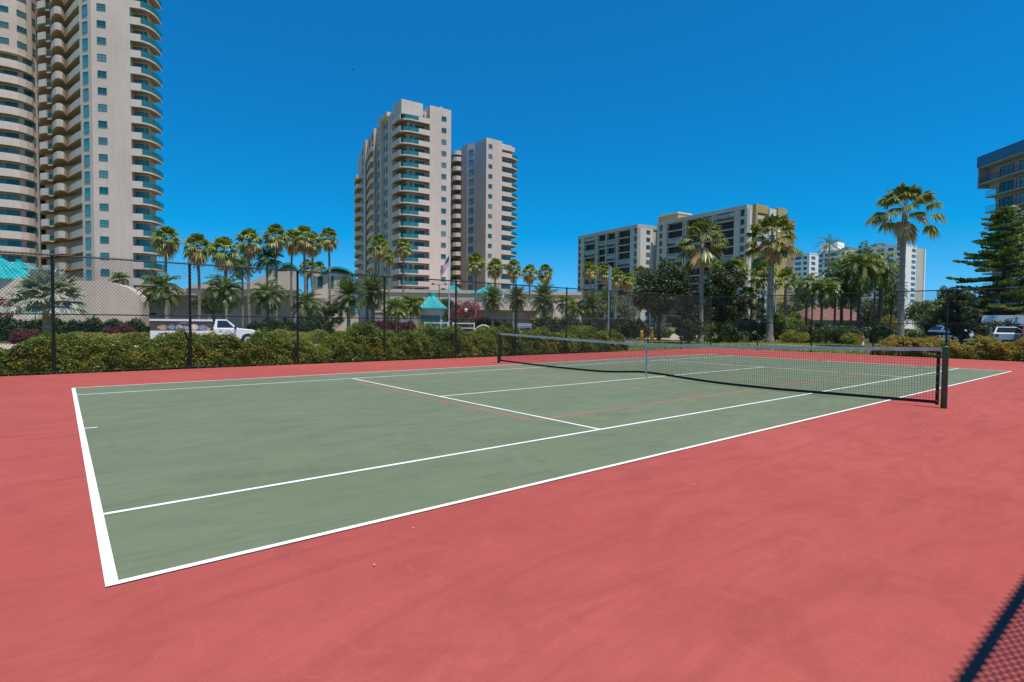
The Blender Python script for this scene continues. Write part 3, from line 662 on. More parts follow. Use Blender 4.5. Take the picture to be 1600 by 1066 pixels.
MB().prism([(uw-1.6, 3), (uw-1.0, 3), (uw-1.0, 3.6), (uw-1.6, 3.6)], HB+.002, HB+1.5, 0).build('chimney', M_STUC2, rootB)
me, sub = balcony(outB+[(-5.4, vL), (-5.4, 2.3), (-4.9, 1.8), (0, 1.8)], [outB[:2], outB[-2:]], [outB[1:-1]])
dB = win_mesh(2.6, 2.35, 3, 1, M_FRAME, M_GLASSD); dB2 = win_mesh(3.4, 2.4, 4, 1, M_FRAME, M_GLASS); dB3 = win_mesh(.9, 2.4, 1, 1, M_FRAME, M_GLASS)
for i in LB:
    PB.put('window', wm2 if i in (1, 5, 11) else wm, frB.onv(692.3, 0), 0, zfB(i)+1.9)
    PB.put('side_window', win_mesh(.8, 1.2, 1, 1) if i == 0 else PB.d['side_window'][0][0], uw, 1.0, zfB(i)+1.9, pi/2)
    if i < 15: PB.put('balcony', me, 0, 0, zfB(i)+.0, 0, sub)
    if i == 15: PB.put('balcony', balcony(outB+[(-5.4, vL), (-5.4, 2.3), (-4.9, 1.8), (0, 1.8)], [outB[:2], outB[-2:]], [outB[1:-1]])[0], 0, 0, zfB(i), 0, sub)
    PB.put('sliding_door', dB, -2.0, 1.8, zfB(i)+1.2); PB.put('sliding_door', dB3, -4.3, 1.8, zfB(i)+1.2)
    c, a = on_seg((-5.4, 2.3+(vL-2.3)), (-5.4, 2.3), .62); PB.put('sliding_door', dB2, c[0], c[1], zfB(i)+1.2, a)
LW = leftp
lw1 = win_mesh(1.5, 1.9, 2, 1, M_FRAME, M_GLASSB); lw2 = win_mesh(2.2, 1.9, 2, 1, M_FRAME, M_GLASSB); lw3 = win_mesh(.9, 1.0, 1, 1, M_FRAME, M_GLASSD)
bl = [lb(584, 152.5), lb(580, 153.5), lb(574.5, 162.5), lb(575, 165.2)]
bmB, bsB = balcony(bl+[lb(586, 158)], [bl[::-1][:2]+[bl[1]]+[bl[0]]][:1], [])
def bal_poly(pl, back, solid=True):
    m = MB(); m.prism(pl+back, -.2, 0, 1); m.strip(offs(pl, .02), .14, -.21, 1.05); return m.mesh('balcony', [M_STUC2, M_SOFF])
endp = [lb(566.5, 172), lb(557, 172.5), lb(553.5, 178), lb(555, 184), lb(560, 186)]
endm = bal_poly(endp[::-1], [lb(567, 176)])
midp = [lb(584.5, 153.6), lb(579, 154.6), lb(575, 159), lb(573, 163.4)]
midm = bal_poly(midp[::-1], [lb(577, 166), lb(587, 160)])
for i in LB:
    z_ = zfB(i)
    segs = [(LW[1], LW[0])]
    c, a = on_seg(LW[1], LW[0], .35); PB.put('left_window', lw1, c[0], c[1], z_+1.5, a)
    c, a = on_seg(LW[1], LW[0], .08); PB.put('left_window', lw3, c[0], c[1], z_+1.9, a)
    c, a = on_seg(LW[3], LW[2], .5); PB.put('left_window', lw2, c[0], c[1], z_+1.5, a)
    c, a = on_seg(LW[5], LW[4], .3); PB.put('left_window', lw1, c[0], c[1], z_+1.5, a)
    c, a = on_seg(LW[5], LW[4], .75); PB.put('left_window', lw1, c[0], c[1], z_+1.5, a)
    c, a = on_seg(LW[7], LW[6], .5); PB.put('left_window', lw2, c[0], c[1], z_+1.5, a)
    if i < 15: PB.put('rear_balcony', midm, 0, 0, z_+.1)
    if i < 14: PB.put('end_balcony', endm, 0, 0, z_+.1)
PB.flush()

frC = Fr(758, 164, -3)
rootC = empty('apartment_tower', (*frC.o, 0), frC.a, 'lower beige apartment tower standing just right of the taller middle one', 'apartment tower')
PC = Parts(rootC); zC0 = Z(764, 461.6, 166.4)-1.9; SC = (Z(764, 231.4, 166.4)-Z(764, 461.6, 166.4))/15; zfC = lambda i: zC0+SC*i; LC = range(0, 16); HC = Z(758, 215, 164)
uw = frC.onv(782.4, 0); lc = lambda px, D: frC.loc(px, D)
uBc = right_balconies(PC, uw, (frC.onv(798.5, 5.2)-uw)/6.1, LC, zfC, HC)
vs_ = frC.onu(741, 0); ch = lc(728.5, 170.5); w2 = lc(720.5, 172.6)
polyC = [(0, 0), (uw, 0), (uw, 1.8), (uBc, 1.8), (uBc, 13), (0, 25), lc(700, 195), lc(700, 178), lc(716, 177), w2, ch, (0, vs_)]
add_wall(rootC, polyC, 0, HC)
MB().prism([(uw+.003, 0.3), (uBc, 0.3), (uBc+1, 5), (uw+.003, 5)], HC-2.2, HC-.9, 0).build('parapet', M_STUC2, rootC)
bwc = win_mesh(1.9, 1.95, 2, 1, M_FRAME, M_GLASSB)
cbp = [lc(703.5, 176.5), lc(704.5, 174.2), lc(707.5, 172.7), lc(712, 172.3), lc(717, 172.6), lc(720.4, 173.2)]
cbm, _ = balcony(cbp+[lc(716, 177), lc(704, 178.5)], [cbp], [])
drc = win_mesh(2.4, 2.3, 3, 1, M_FRAME, M_GLASSD)
for i in LC:
    PC.put('window', wm2 if i in (2, 9) else wm, frC.onv(764.3, 0), 0, zfC(i)+1.9)
    c, a = on_seg(ch, (0, vs_), .5); PC.put('bay_window', bwc, c[0], c[1], zfC(i)+1.35, a)
    PC.put('curved_balcony', cbm, 0, 0, zfC(i)); c, a = on_seg(lc(700, 178), lc(716, 177), .5); PC.put('recess_door', drc, c[0], c[1], zfC(i)+1.2, a)
PC.put('curved_balcony', cbm, 0, 0, zfC(16)-1.0)
PC.flush()

# ================= building D (white concrete blocks with ochre), two blocks
def slab_block(root, P, fr, L, depth, H, s, bays, side, z0=0, conc=None, bright=None, rail=True, rec=1.5, gl=None, split=None, fm=None):
    """facade runs along +v from the corner at the origin; its outside looks to -u. bays: (v0, v1, kind)"""
    conc = conc or M_CONC; bright = bright or M_CONCW; nlev = int((H-1.2)/s); top = H-1.3; zf = lambda i: top-s*(i+1)
    core = [(rec, .3), (depth, .3), (depth, L), (rec, L)]
    m = MB(); m.prism(core, 0, H-.3, 0); m.build('wall', M_FBEI if False else conc, root)
    edges = []; piers = MB(); cur = .0
    for v0, v1, k in sorted(bays): piers.prism([(0, cur), (rec+.01, cur), (rec+.01, v0), (0, v0)], 0, top, 0); cur = v1
    piers.prism([(0, cur), (rec+.01, cur), (rec+.01, L), (0, L)], 0, top, 0); piers.build('pier', conc, root)
    MB().prism([(-.06, -.0), (depth, -.0), (depth, L+.05), (-.06, L+.05)], top+.003, H, 0).build('parapet', conc, root)
    for v0, v1, k in bays:
        w_ = v1-v0; c = (v0+v1)/2
        if k == 's': wmm = win_mesh(w_*.96, s*.62, 1, 1, fm or M_BLK, M_GLASSD, fr=.07)
        else: wmm = win_mesh(w_*.97, s*.86, 4, 1, M_BLK, M_SCREEN, fr=.07); wen = win_mesh(w_*.99, s*.55, 4, 1, M_BLK, gl or M_GLASSL, fr=.05)
        sm = MB().box(.04, rec+.005, v0+.003, v1-.003, -.16, .12, 0)
        if k == 's': sm = MB().box(.1, rec+.005, v0+.003, v1-.003, -.3, .72, 0)
        slm = sm.mesh('floor_slab', conc)
        rm = MB(); rm.box(.06, .10, v0+.01, v1-.01, 1.02, 1.07); rm.box(.06, .10, v0+.01, v1-.01, .16, .2)
        n = max(2, int(w_/.45))
        for q in range(n+1): y = v0+.03+(w_-.06)*q/n; rm.box(.065, .095, y-.018, y+.018, .2, 1.02)
        railm = rm.mesh('railing', M_RAILD)
        for i in range(nlev):
            z_ = zf(i)
            if k == 's': P.put('floor_slab', slm, 0, 0, z_, 0); P.put('small_window', wmm, .5, c, z_+1.55, -pi/2)
            else:
                P.put('floor_slab', slm, 0, 0, z_, 0, ('railing', railm));
                if (i*5+int(c*3)) % 7 in (0, 3): P.put('enclosed_window', wen, .3, c, z_+1.78, -pi/2)
                else: P.put('screen_opening', wmm, rec*.85, c, z_+1.33, -pi/2)
    return zf, nlev
M_SCREEN = mat('insect_screen', (.018, .018, .02), .5, (.09, .085, .08), .5, wob=(.5, .75))
M_GLASSL = mat('glass_pale', (.22, .27, .28), .15, (.45, .5, .5), .6, spec=.8)
M_RAILD = mat('rail_dark', (.05, .05, .055), .5)
frD1 = Fr(994, 207, -8); LD1 = frD1.onu(901.5, 0)
rootD1 = empty('apartment_block', (*frD1.o, 0), frD1.a, 'farther grey-white concrete apartment block of long balcony rows, its lower stepped-down half on the left', 'apartment block')
PD = Parts(rootD1); vv_ = lambda z: frD1.onu(880+z/4.444, 0)
baysD = [(vv_(500), vv_(482), 's'), (vv_(455), vv_(368), 'b'), (vv_(350), vv_(292), 'b'), (vv_(285), vv_(230), 'b'), (vv_(209), vv_(138), 'b'), (vv_(115), vv_(99), 's')]
HD1 = Z(994, 350, 207)
zf, nl = slab_block(rootD1, PD, frD1, LD1, 13, HD1, 2.8, baysD, None)
us = frD1.onv(1018, 0)
MB().prism([(0.01, .0), (us, .0), (us, 0.29), (.01, .29)], 0, HD1-1.3, 0).build('end_wall', M_CONCW, rootD1)
uq = frD1.onv(1010.5, 0); q1 = win_mesh(1.9, 1.4, 2, 1, M_BLK, M_GLASSD)
for i in range(nl): PD.put('end_window', q1, uq, 0, zf(i)+1.5)
for z_ in (358, 215): v = vv_(z_); MB().tube([(-.15, v, 0), (-.15, v, HD1)], .14, 6).build('downpipe', M_OCHD, rootD1)
PD.flush()
frD2 = Fr(1163, 176, -8); LD2 = frD2.onu(1024, 0)
rootD2 = empty('apartment_block', (*frD2.o, 0), frD2.a, 'grey-white concrete apartment block with ochre end piers behind the two middle fan palms', 'apartment block')
PD = Parts(rootD2); vv_ = lambda z: frD2.onu(880+z/4.444, 0)
baysD = [(vv_(1242), vv_(1212), 's'), (vv_(1170), vv_(1042), 'b'), (vv_(1015), vv_(955), 'b'), (vv_(945), vv_(842), 'b'), (vv_(815), vv_(708), 'b'), (vv_(679), vv_(656), 's')]
HD2 = Z(1163, 319.5, 176)
zf, nl = slab_block(rootD2, PD, frD2, LD2, 15, HD2, 2.8, baysD, None)
un = lambda px, v=0: frD2.onv(px, v)
MB().prism([(0.01, .0), (un(1172), .0), (un(1172), .29), (.01, .29)], 0, HD2-1.3, 0).build('end_wall', M_CONCW, rootD2)
MB().prism([(un(1172)+.01, -1.2), (un(1180, -1.2), -1.2), (un(1180, -1.2), .29), (un(1172)+.01, .29)], 0, HD2+.4, 0).build('ochre_pier', M_OCH, rootD2)
a_, b_ = un(1180, -1.2)+.01, un(1196, -.9)
MB().prism([(a_, -1.0), (b_, -1.0), (b_, 3), (a_, 3)], HD2-2.2, HD2+.3, 0).build('ochre_fascia', M_OCH, rootD2)
MB().prism([(b_+.01, -1.4), (un(1209, -1.4), -1.4), (un(1209, -1.4), 4), (b_+.01, 4)], 0, HD2-.4, 0).build('end_wall', M_CONCW, rootD2)
MB().prism([(un(1209, -1.4)+.01, -1.9), (un(1225, -1.9), -1.9), (un(1225, -1.9), 6), (un(1209, -1.4)+.01, 6)], 0, HD2+.2, 0).build('ochre_pier', M_OCH, rootD2)
MB().prism([(un(1225, -1.9)+.01, -.6), (un(1238, -.6), -.6), (un(1238, -.6), 9), (un(1225, -1.9)+.01, 9)], 0, HD2-2.6, 0).build('brown_screen_wall', M_OCHD, rootD2)
osl = MB().box(a_, b_, -1.0, .3, -.15, .15, 0).box(a_, b_, -.98, -.86, .16, 1.1).mesh('ochre_balcony', M_CONC); owin = win_mesh((b_-a_)*.9, 1.7, 3, 1, M_FRAMEW, M_GLASSL)
brs = MB().box(un(1225, -1.9)+.05, un(1238, -.6)-.02, -.75, -.61, -.12, .12).mesh('screen_slab', M_FBEI)
for i in range(nl):
    PD.put('ochre_balcony', osl, 0, 0, zf(i)); PD.put('end_window', owin, (a_+b_)/2, .29, zf(i)+1.6); PD.put('screen_slab', brs, 0, 0, zf(i))
for z_ in (828, 1030): v = vv_(z_); MB().tube([(-.15, v, 0), (-.15, v, HD2)], .14, 6).build('downpipe', M_OCHD, rootD2)
v0_, v1_ = frD2.onu(1056, 3), frD2.onu(1026, 3)
MB().prism([(3, v0_), (10, v0_), (10, v1_), (3, v1_)], HD2-.3, HD2+2.6, 0).build('roof_house', M_OCH, rootD2)
MB().prism([(2.8, v0_-.2), (10.2, v0_-.2), (10.2, v1_+.2), (2.8, v1_+.2)], HD2+2.603, HD2+3.1, 0).build('roof_cap', M_CONCW, rootD2)
PD.flush()

# ================= building E (white, far right of centre)
def white_block(px_c, D, py_roof, px_l, px_r, label, az, zoomw):
    fr = Fr(px_c, D, az); H = Z(px_c, py_roof, D); L = fr.onu(px_l, 0); root = empty('white_apartment_block', (*fr.o, 0), fr.a, label, 'apartment block'); P = Parts(root)
    us = fr.onv(px_r, 0)
    MB().prism([(0, 0), (us, 0), (us, L), (0, L)], 0, H, 0).build('wall', M_WHITEB, root)
    MB().prism([(-.1, -.1), (us+.1, -.1), (us+.1, L), (-.1, L)], H+.003, H+.5, 0).build('parapet', M_WHITEB, root)
    nl = int((H-2)/2.8)
    for i in range(nl):
        z_ = H-1.9-2.8*i
        for (a, b) in zoomw['front']:
            va, vb = fr.onu(a, 0), fr.onu(b, 0); P.put('window', zoomw.setdefault(('f', a), win_mesh(abs(va-vb), 1.5, 2 if abs(a-b) < 8 else 4, 1, M_BLK, M_GLASSD)), 0, (va+vb)/2, z_, -pi/2)
        for (a, b) in zoomw['side']:
            ua, ub = fr.onv(a, 0), fr.onv(b, 0); P.put('window', zoomw.setdefault(('s', a), win_mesh(abs(ua-ub), 1.5, 2, 1, M_BLK, M_GLASSD)), (ua+ub)/2, 0, z_, 0)
    return root, P, fr, H, nl
rt, P, fr, H, nl = white_block(1408, 272, 382, 1275, 1428, 'white high-rise apartment block behind the right-hand fan palm, its taller right section', -3, {'front': [(1404, 1398), (1392, 1384), (1378, 1366), (1360, 1350), (1345, 1330), (1322, 1312), (1306, 1294), (1290, 1286), (1282, 1277)], 'side': [(1421, 1427)]})
u0, u1 = fr.onv(1428, 0), fr.onv(1445, 0)
MB().prism([(u0+.01, 1.2), (u1, 1.2), (u1, 12), (u0+.01, 12)], 0, H+.3, 0).build('stair_wall', M_CONC, rt)
MB().prism([(u1-1.3, .6), (u1, .6), (u1, 1.19), (u1-1.3, 1.19)], 0, H+.3, 0).build('pilaster', M_WHITEB, rt)
sw = win_mesh(.9, 1.4, 1, 1, M_BLK, M_GLASSD)
for i in range(nl): P.put('stair_window', sw, u0+1.0, 1.2, H-1.9-2.8*i)
MB().prism([(4, fr.onu(1305, 4)), (12, fr.onu(1305, 4)), (12, fr.onu(1278, 4)), (4, fr.onu(1278, 4))], H+.503, H+5.2, 0).build('roof_house', M_WHITEB, rt)
P.flush()
rt, P, fr, H, nl = white_block(1262, 288, 396.5, 1236, 1276, 'shorter left section of the far white buildings, just right of the ochre pier', -3, {'front': [(1258, 1253), (1249, 1240)], 'side': [(1265, 1271)]})
P.flush()

# ================= building F (right edge, blue fascia)
frF = Fr(1534, 108, 138)       # u runs along... see below: facade runs from the corner towards the viewer
# facade direction: from corner towards the right/near
aF = R(47); dF = -np.array([cos(aF), sin(aF)]); oF = W(1534, 108); rzF = math.atan2(dF[1], dF[0])
rootF = empty('apartment_building', (*oF, 0), rzF, 'grey-beige apartment building with blue roof fascia and long railed balconies at the right edge', 'apartment building')
PF = Parts(rootF); HF = Z(1534, 246, 108); LF = 62.; sF = 2.9
# local: +x along the facade towards the viewer, outside is to +? (left-facing) -> -y side of local frame is the left of travel? compute
nrm = np.array([-sin(rzF), cos(rzF)]); toC = C0[:2]-oF; sg = 1 if toC@nrm > 0 else -1      # local y sign that looks to the camera
def BX(m, x0, x1, y0, y1, z0, z1, k=0): a, b = sorted((y0*sg, y1*sg)); return m.box(x0, x1, a, b, z0, z1, k)
BX(MB(), 0, LF, -12, 2.0, HF-2.0, HF).build('roof_fascia', M_FBLUE, rootF)
BX(MB(), .02, LF-.02, -11.9, 1.9, HF-2.25, HF-2.003).build('roof_soffit', M_FBEI, rootF)
BX(MB(), 2.2, LF-.1, -11.8, 0, 0, HF-2.252).build('wall', M_FBEI, rootF)
BX(MB(), .1, .35, .0, 1.85, HF-2.253-sF-.9, HF-2.253).build('end_fin', M_FBEI, rootF)
BX(MB(), .1, 2.19, -11.8, -.01, HF-2.253-sF-.9, HF-2.253).build('wall', M_FBEI, rootF)
slb = BX(MB(), 2.0, LF-.1, .003, 1.8, -.2, 0).mesh('balcony_slab', M_FBEI)
slb0 = BX(MB(), .36, LF-.1, .003, 1.8, -.2, 0).mesh('balcony_slab', M_FBEI)
def frail(x0):
    m = MB(); BX(m, x0, LF-.2, 1.72, 1.77, 1.0, 1.06); BX(m, x0, LF-.2, 1.73, 1.76, .08, .12); n = int((LF-x0)/.22)
    for i in range(n): BX(m, x0+.22*i, x0+.22*i+.03, 1.735, 1.755, .12, 1.0)
    return m.mesh('railing', M_RAILD)
r0_, r1_ = frail(.4), frail(2.1)
fwn = win_mesh(4.2, 2.2, 5, 1, M_BLK, M_GLASSL); fwn2 = win_mesh(3.0, 2.2, 3, 1, M_BLK, M_GLASSD); aw = 0 if sg < 0 else pi
sbm = MB(); BX(sbm, -.6, 2.19, -5, -2, -.15, 0); BX(sbm, -.6, -.5, -5, -2, .01, 1.05); sbm = sbm.mesh('side_balcony', M_RAILD)
zb = HF-2.253
for i in range(11):
    z_ = zb-sF*(i+1)
    if z_ < .5: break
    PF.put('balcony_slab', slb0 if i == 0 else slb, 0, 0, z_, 0, ('railing', r0_ if i == 0 else r1_))
    for x in (9, 19, 29, 39, 49): PF.put('sliding_door', fwn if (x+i) % 3 else fwn2, x, 0.0, z_+1.2, aw); PF.put('sliding_door', fwn2, x-4.4, 0, z_+1.2, aw)
    if i > 0: PF.put('side_balcony', sbm, 0, 0, z_)
fin = BX(MB(), -.1, .1, .003, 1.5, 0, zb-sF-.3).mesh('balcony_fin', M_FBEI)
for x in (14, 24, 34, 44): PF.put('balcony_fin', fin, x+.6, 0, 0)
PF.flush()
#@@PART2
# ================= podium, club house, booth, house
def profile_wall(name, pts, D0, D1, thick, m, parent, base_z=-.4):
    """pts: (px, top_py) left to right; a wall standing between depths D0 and D1, with real thickness"""
    n = len(pts); P = []; T = []
    for i, (px, py) in enumerate(pts):
        t = i/(n-1); D = D0+(D1-D0)*t; q = pt(px, py, D); P.append(q[:2]); T.append(q[2])
    d = P[-1]-P[0]; d /= np.linalg.norm(d); nn = np.array([-d[1], d[0]]);
    if nn@fwh[:2] < 0: nn = -nn
    o = parent.location; zb = base_z
    vs = []
    for p, t in zip(P, T): vs += [(*p, zb), (*p, t), (*(p+nn*thick), t), (*(p+nn*thick), zb)]
    fs = [(0, 1, 2, 3), (4*n-1, 4*n-2, 4*n-3, 4*n-4)]
    for i in range(n-1): a = 4*i; b = a+4; fs += [(a+k, b+k, b+(k+1) % 4, a+(k+1) % 4) for k in range(4)]
    vs = [(x-o[0], y-o[1], z-o[2]) for x, y, z in vs]
    return MB().add(vs, fs).build(name, m, parent)
def thing_at(name, px, D, label, cat, **k): p = W(px, D); return empty(name, (p[0], p[1], 0), 0, label, cat, **k)
def wbox(parent, name, pxa, pxb, Da, Db, thick, z0, z1, m, out=0):
    a, b = W(pxa, Da), W(pxb, Db); d = (b-a)/np.linalg.norm(b-a); nn = np.array([-d[1], d[0]])
    if nn@fwh[:2] < 0: nn = -nn
    a = a-nn*out; b = b-nn*out; o = np.array(parent.location[:2]); poly = [a-o, b-o, b+nn*thick-o, a+nn*thick-o]
    return MB().prism([tuple(p) for p in poly], z0, z1).build(name, m, parent)
# long podium under the two middle towers
r = thing_at('parking_podium', 600, 112, 'long low beige parking podium at the foot of the two middle towers', 'parking garage')
wbox(r, 'wall', 596, 908, 112, 118, 30, -.4, 7.3, M_STUC)
wbox(r, 'parapet', 596, 908, 112, 118, .4, 7.303, 7.95, M_STUC2, .25)
for k in range(7): wbox(r, 'opening', 606+k*14, 614+k*14, 112+k*.27, 112.2+k*.27, .5, 4.6, 5.6, M_DARK, .02)
r = thing_at('parking_podium', 700, 88, 'beige garage wall with dark slot openings behind the date palms right of the flagpole', 'parking garage')
wbox(r, 'wall', 704, 905, 88, 96, 10, -.4, 3.4, M_STUCSHADE)
wbox(r, 'overhang', 703, 836, 88, 93.5, 10, 3.403, 4.6, M_STUC, 1.7)
for a, b in ((724, 742), (752, 768), (772, 790), (800, 822)): wbox(r, 'slot_opening', a, b, 88+(a-704)*.04, 88+(b-704)*.04, .4, 1.9, 2.35, M_DARK, .03)
for a in (836, 862): wbox(r, 'pier', a, a+12, 88+(a-704)*.04, 88+(a+12-704)*.04, 1, -.4, 4.9, M_STUC2, .6)
wbox(r, 'garage_opening', 874, 892, 94.8, 95.5, .4, .1, 2.6, M_DARK, .03)
r = thing_at('retaining_wall', 600, 74, 'low beige wall with pale capping between the date palms and the guard booth', 'wall')
wbox(r, 'wall', 586, 662, 74, 76, .5, -.4, 2.6, M_STUCSHADE); wbox(r, 'capping', 586, 662, 74, 76, .7, 2.603, 2.85, M_STUC2, .1)
# left podium
r = thing_at('parking_podium', 224, 84, 'left podium with shaded overhung wall behind the white truck and its palms', 'parking garage')
wbox(r, 'wall', 222, 505, 86, 92, 12, -.4, 5.2, M_STUCSHADE)
wbox(r, 'overhang', 224, 448, 86, 90.8, 12, 5.203, 6.2, M_STUC, 2.6)
for a, b in ((230, 262), (362, 400), (404, 446)): wbox(r, 'slot_opening', a, b, 86+(a-222)*.0212, 86+(b-222)*.0212, .5, 1.9, 2.4, M_DARK, .03)
for a in (262, 326, 470): wbox(r, 'pier', a, a+5, 86+(a-222)*.0212, 86+(a+5-222)*.0212, .5, -.4, 5.2, M_STUC2, .4)
profile_wall('sloping_parapet', [(289, 452), (300, 445), (330, 443), (345, 446), (378, 447), (402, 436), (432, 424), (463, 424.5)], 84.5, 88, .6, M_STUC, r, 6.21)
r = thing_at('ramp_wall', 110, 76, 'curved beige ramp wall with a falling top edge right of the silver palm', 'wall')
profile_wall('wall', [(-60, 441), (0, 441), (60, 440), (110, 438.5), (150, 439), (170, 441), (185, 444.5), (198, 449), (208, 455), (217, 463), (222, 472)], 74, 80, 3, M_STUC, r)
# club house
r = thing_at('club_house', 440, 90, 'beige club house wing with one tall dark window under a teal barrel roof', 'club house')
wbox(r, 'wall', 420, 464.5, 88.5, 90, 9, 5.5, Z(440, 425, 89), M_STUC2)
def barrel(parent, name, pxa, pxb, Da, Db, depth, z0, rise, m, over=.5, n=10):
    a, b = W(pxa, Da), W(pxb, Db); L = np.linalg.norm(b-a); d = (b-a)/L; nn = np.array([-d[1], d[0]]); nn = nn if nn@fwh[:2] > 0 else -nn
    o = np.array(parent.location[:2]); vs = []
    for i in range(n+1):
        t = i/n; x = -over+(L+2*over)*t; zz = z0+rise*sin(pi*t)**.8
        for q, lift in ((-over, 0), (depth, 0)):
            p = a+d*x+nn*q-o; vs += [(p[0], p[1], zz), (p[0], p[1], zz-.35 if 0 < i < n else z0-.3)]
    fs = []
    for i in range(n): A = 4*i; B = A+4; fs += [(A, B, B+2, A+2), (A+1, A+3, B+3, B+1), (A, A+1, B+1, B), (A+2, B+2, B+3, A+3)]
    fs += [(0, 2, 3, 1), (4*n, 4*n+1, 4*n+3, 4*n+2)]
    # front gable
    return MB().add(vs, fs).build(name, m, parent, smooth=False)
barrel(r, 'roof', 438, 464, 88.2, 89, 9, Z(440, 424, 89), 1.35, M_TEAL)
wn = win_mesh(1.05, 2.3, 2, 3, M_FRAME, M_GLASSD)
def put_win(parent, me, px, D, z, Da, pa, Db, pb, name='window'):
    a, b = W(pa, Da), W(pb, Db); d = b-a; az = math.atan2(d[1], d[0]); t = (px-pa)/(pb-pa); p = a+(b-a)*t-np.array(parent.location[:2]); return link(name, me, parent, (p[0]+sin(az)*.01, p[1]-cos(az)*.01, z), az)
put_win(r, wn, 452, 90, Z(452, 439.5, 89.5), 88.5, 420, 90, 464.5)
r = thing_at('club_house', 510, 96, 'beige club house wing under a low teal dome roof left of the middle tower', 'club house')
wbox(r, 'wall', 487, 549, 95, 97, 10, 3, Z(510, 428.5, 96), M_STUC2); barrel(r, 'roof', 505, 549, 95.3, 97, 10, Z(525, 428, 96), 1.25, M_TEAL)
for px in (490, 500, 517, 535): put_win(r, win_mesh(.95, 1.9, 1, 2, M_FRAME, M_GLASSD), px, 96, Z(px, 441, 96), 95, 487, 97, 549)
wbox(r, 'lower_wall', 466, 560, 94.0, 97.5, 14, -.4, 2.997, M_STUC)
# pyramid roofed pavilions
def hip(parent, cx_, cy_, hw, z0, z1, m, over=.3, az=0., name='roof', cap=True, ridge=0):
    mb = MB(); c, s = cos(az), sin(az); f = lambda x, y: (cx_+x*c-y*s, cy_+x*s+y*c)
    w_ = hw+over; k = [(-w_, -w_), (w_, -w_), (w_, w_), (-w_, w_)]; tp = [(-ridge-.05, -.05), (ridge+.05, -.05), (ridge+.05, .05), (-ridge-.05, .05)]
    vs = [(*f(*p), z0-.12) for p in k]+[(*f(*p), z0) for p in k]+[(*f(*(np.array(p)*.42+np.array(q)*.58)), z0+(z1-z0)*.52) for p, q in zip(k, tp)]+[(*f(*p), z1) for p in tp]
    fs = [(3, 2, 1, 0)]+[(a+i, a+(i+1) % 4, a+4+(i+1) % 4, a+4+i) for a in (0, 4, 8) for i in range(4)]+[(12, 13, 14, 15)]
    mb.add(vs, fs)
    for i in range(4):                                   # standing seams
        for t in np.linspace(-.9, .9, 9):
            A = np.array(k[i]); B = np.array(k[(i+1) % 4]); q = (A+B)/2+(B-A)/2*t; e = np.array([0, 0.])*0; u_ = max(0, 1-abs(t)); top = q*(1-u_*.98)
            mb.tube([(*f(*(q*1.0)), z0+.02), (*f(*top), z0+.02+(z1-z0)*(1-abs(t))*.95)], .03, 4)
    if cap: mb.box(cx_-.3, cx_+.3, cy_-.3, cy_+.3, z1-.35, z1+.12); 
    return mb.build(name, m, parent)
r = thing_at('guard_booth', 675, 62, 'small guard booth with pointed bright teal metal roof left of the flagpole', 'guard booth')
MB().box(-1.25, 1.25, -1.25, 1.25, -.45, 2.95).build('wall', M_STUC, r, rz=.9)
r.rotation_euler[2] = 0
hip(r, 0, 0, 1.25, 2.95, 4.55, M_CYAN, .3, .9)
for k in range(4):
    a = .9+k*pi/2; link('window', win_mesh(2.1, 1.1, 3, 1, M_FRAME, M_GLASSD), r, (sin(a)*1.26, -cos(a)*1.26, 1.55), a)
r = thing_at('pavilion', -2, 58, 'beige pavilion with a large teal hip roof at the left edge behind the silver palm', 'pavilion')
zE = Z(20, 437, 58); MB().box(-2.9, 2.9, -2.9, 2.9, -.4, zE).build('wall', M_STUC2, r); hip(r, 0, 0, 2.9, zE, Z(0, 400, 58), M_CYAN, .3, .35)
r = thing_at('pavilion', 31, 74, 'small pavilion with a pale teal roof rising behind the left teal roof', 'pavilion')
zE = Z(31, 420, 74); MB().box(-1.2, 1.2, -1.2, 1.2, -.4, zE).build('wall', M_STUC2, r); hip(r, 0, 0, 1.25, zE, Z(27, 407, 74), M_CYAN, .3, .6)
r = thing_at('roof_kiosk', 709, 116, 'small teal-roofed kiosk on the podium just behind the flagpole', 'kiosk')
MB().box(-1.3, 1.3, -1.3, 1.3, 7.3, Z(709, 456, 116)).build('wall', M_STUC2, r); hip(r, 0, 0, 1.4, Z(709, 456, 116), Z(703, 444, 116), M_CYAN, .3, .5)
r = thing_at('roof_kiosk', 764, 104, 'teal sloping canopy roof above the date palm below the lower tower', 'kiosk')
MB().box(-2, 2, -2, 2, -.3, Z(764, 459, 104)).build('wall', M_STUC2, r); hip(r, 0, 0, 2.1, Z(764, 459, 104), Z(768, 445, 104), M_CYAN, .5, .5)
r = thing_at('bungalow', 1290, 76, 'low house with brown-red hip roof behind the palm clump on the right', 'house')
r.rotation_euler[2] = R(-35)
MB().box(-4.2, 4.2, -3, 3, -.4, 2.1).build('wall', M_FBEI, r)
mb = MB(); zr0, zr1 = 2.1, 3.95; vs = [(-4.9, -3.7, zr0), (4.9, -3.7, zr0), (4.9, 3.7, zr0), (-4.9, 3.7, zr0), (-2.2, 0, zr1), (2.2, 0, zr1)]
mb.add(vs, [(0, 1, 5, 4), (1, 2, 5), (2, 3, 4, 5), (3, 0, 4), (3, 2, 1, 0)]); mb.build('roof', M_TILE, r)
for x in (-2.6, .4, 3.0): link('garage_opening', win_mesh(1.9, 1.9, 1, 1, M_FBEI, M_DARK), r, (x, -3.0, .7))

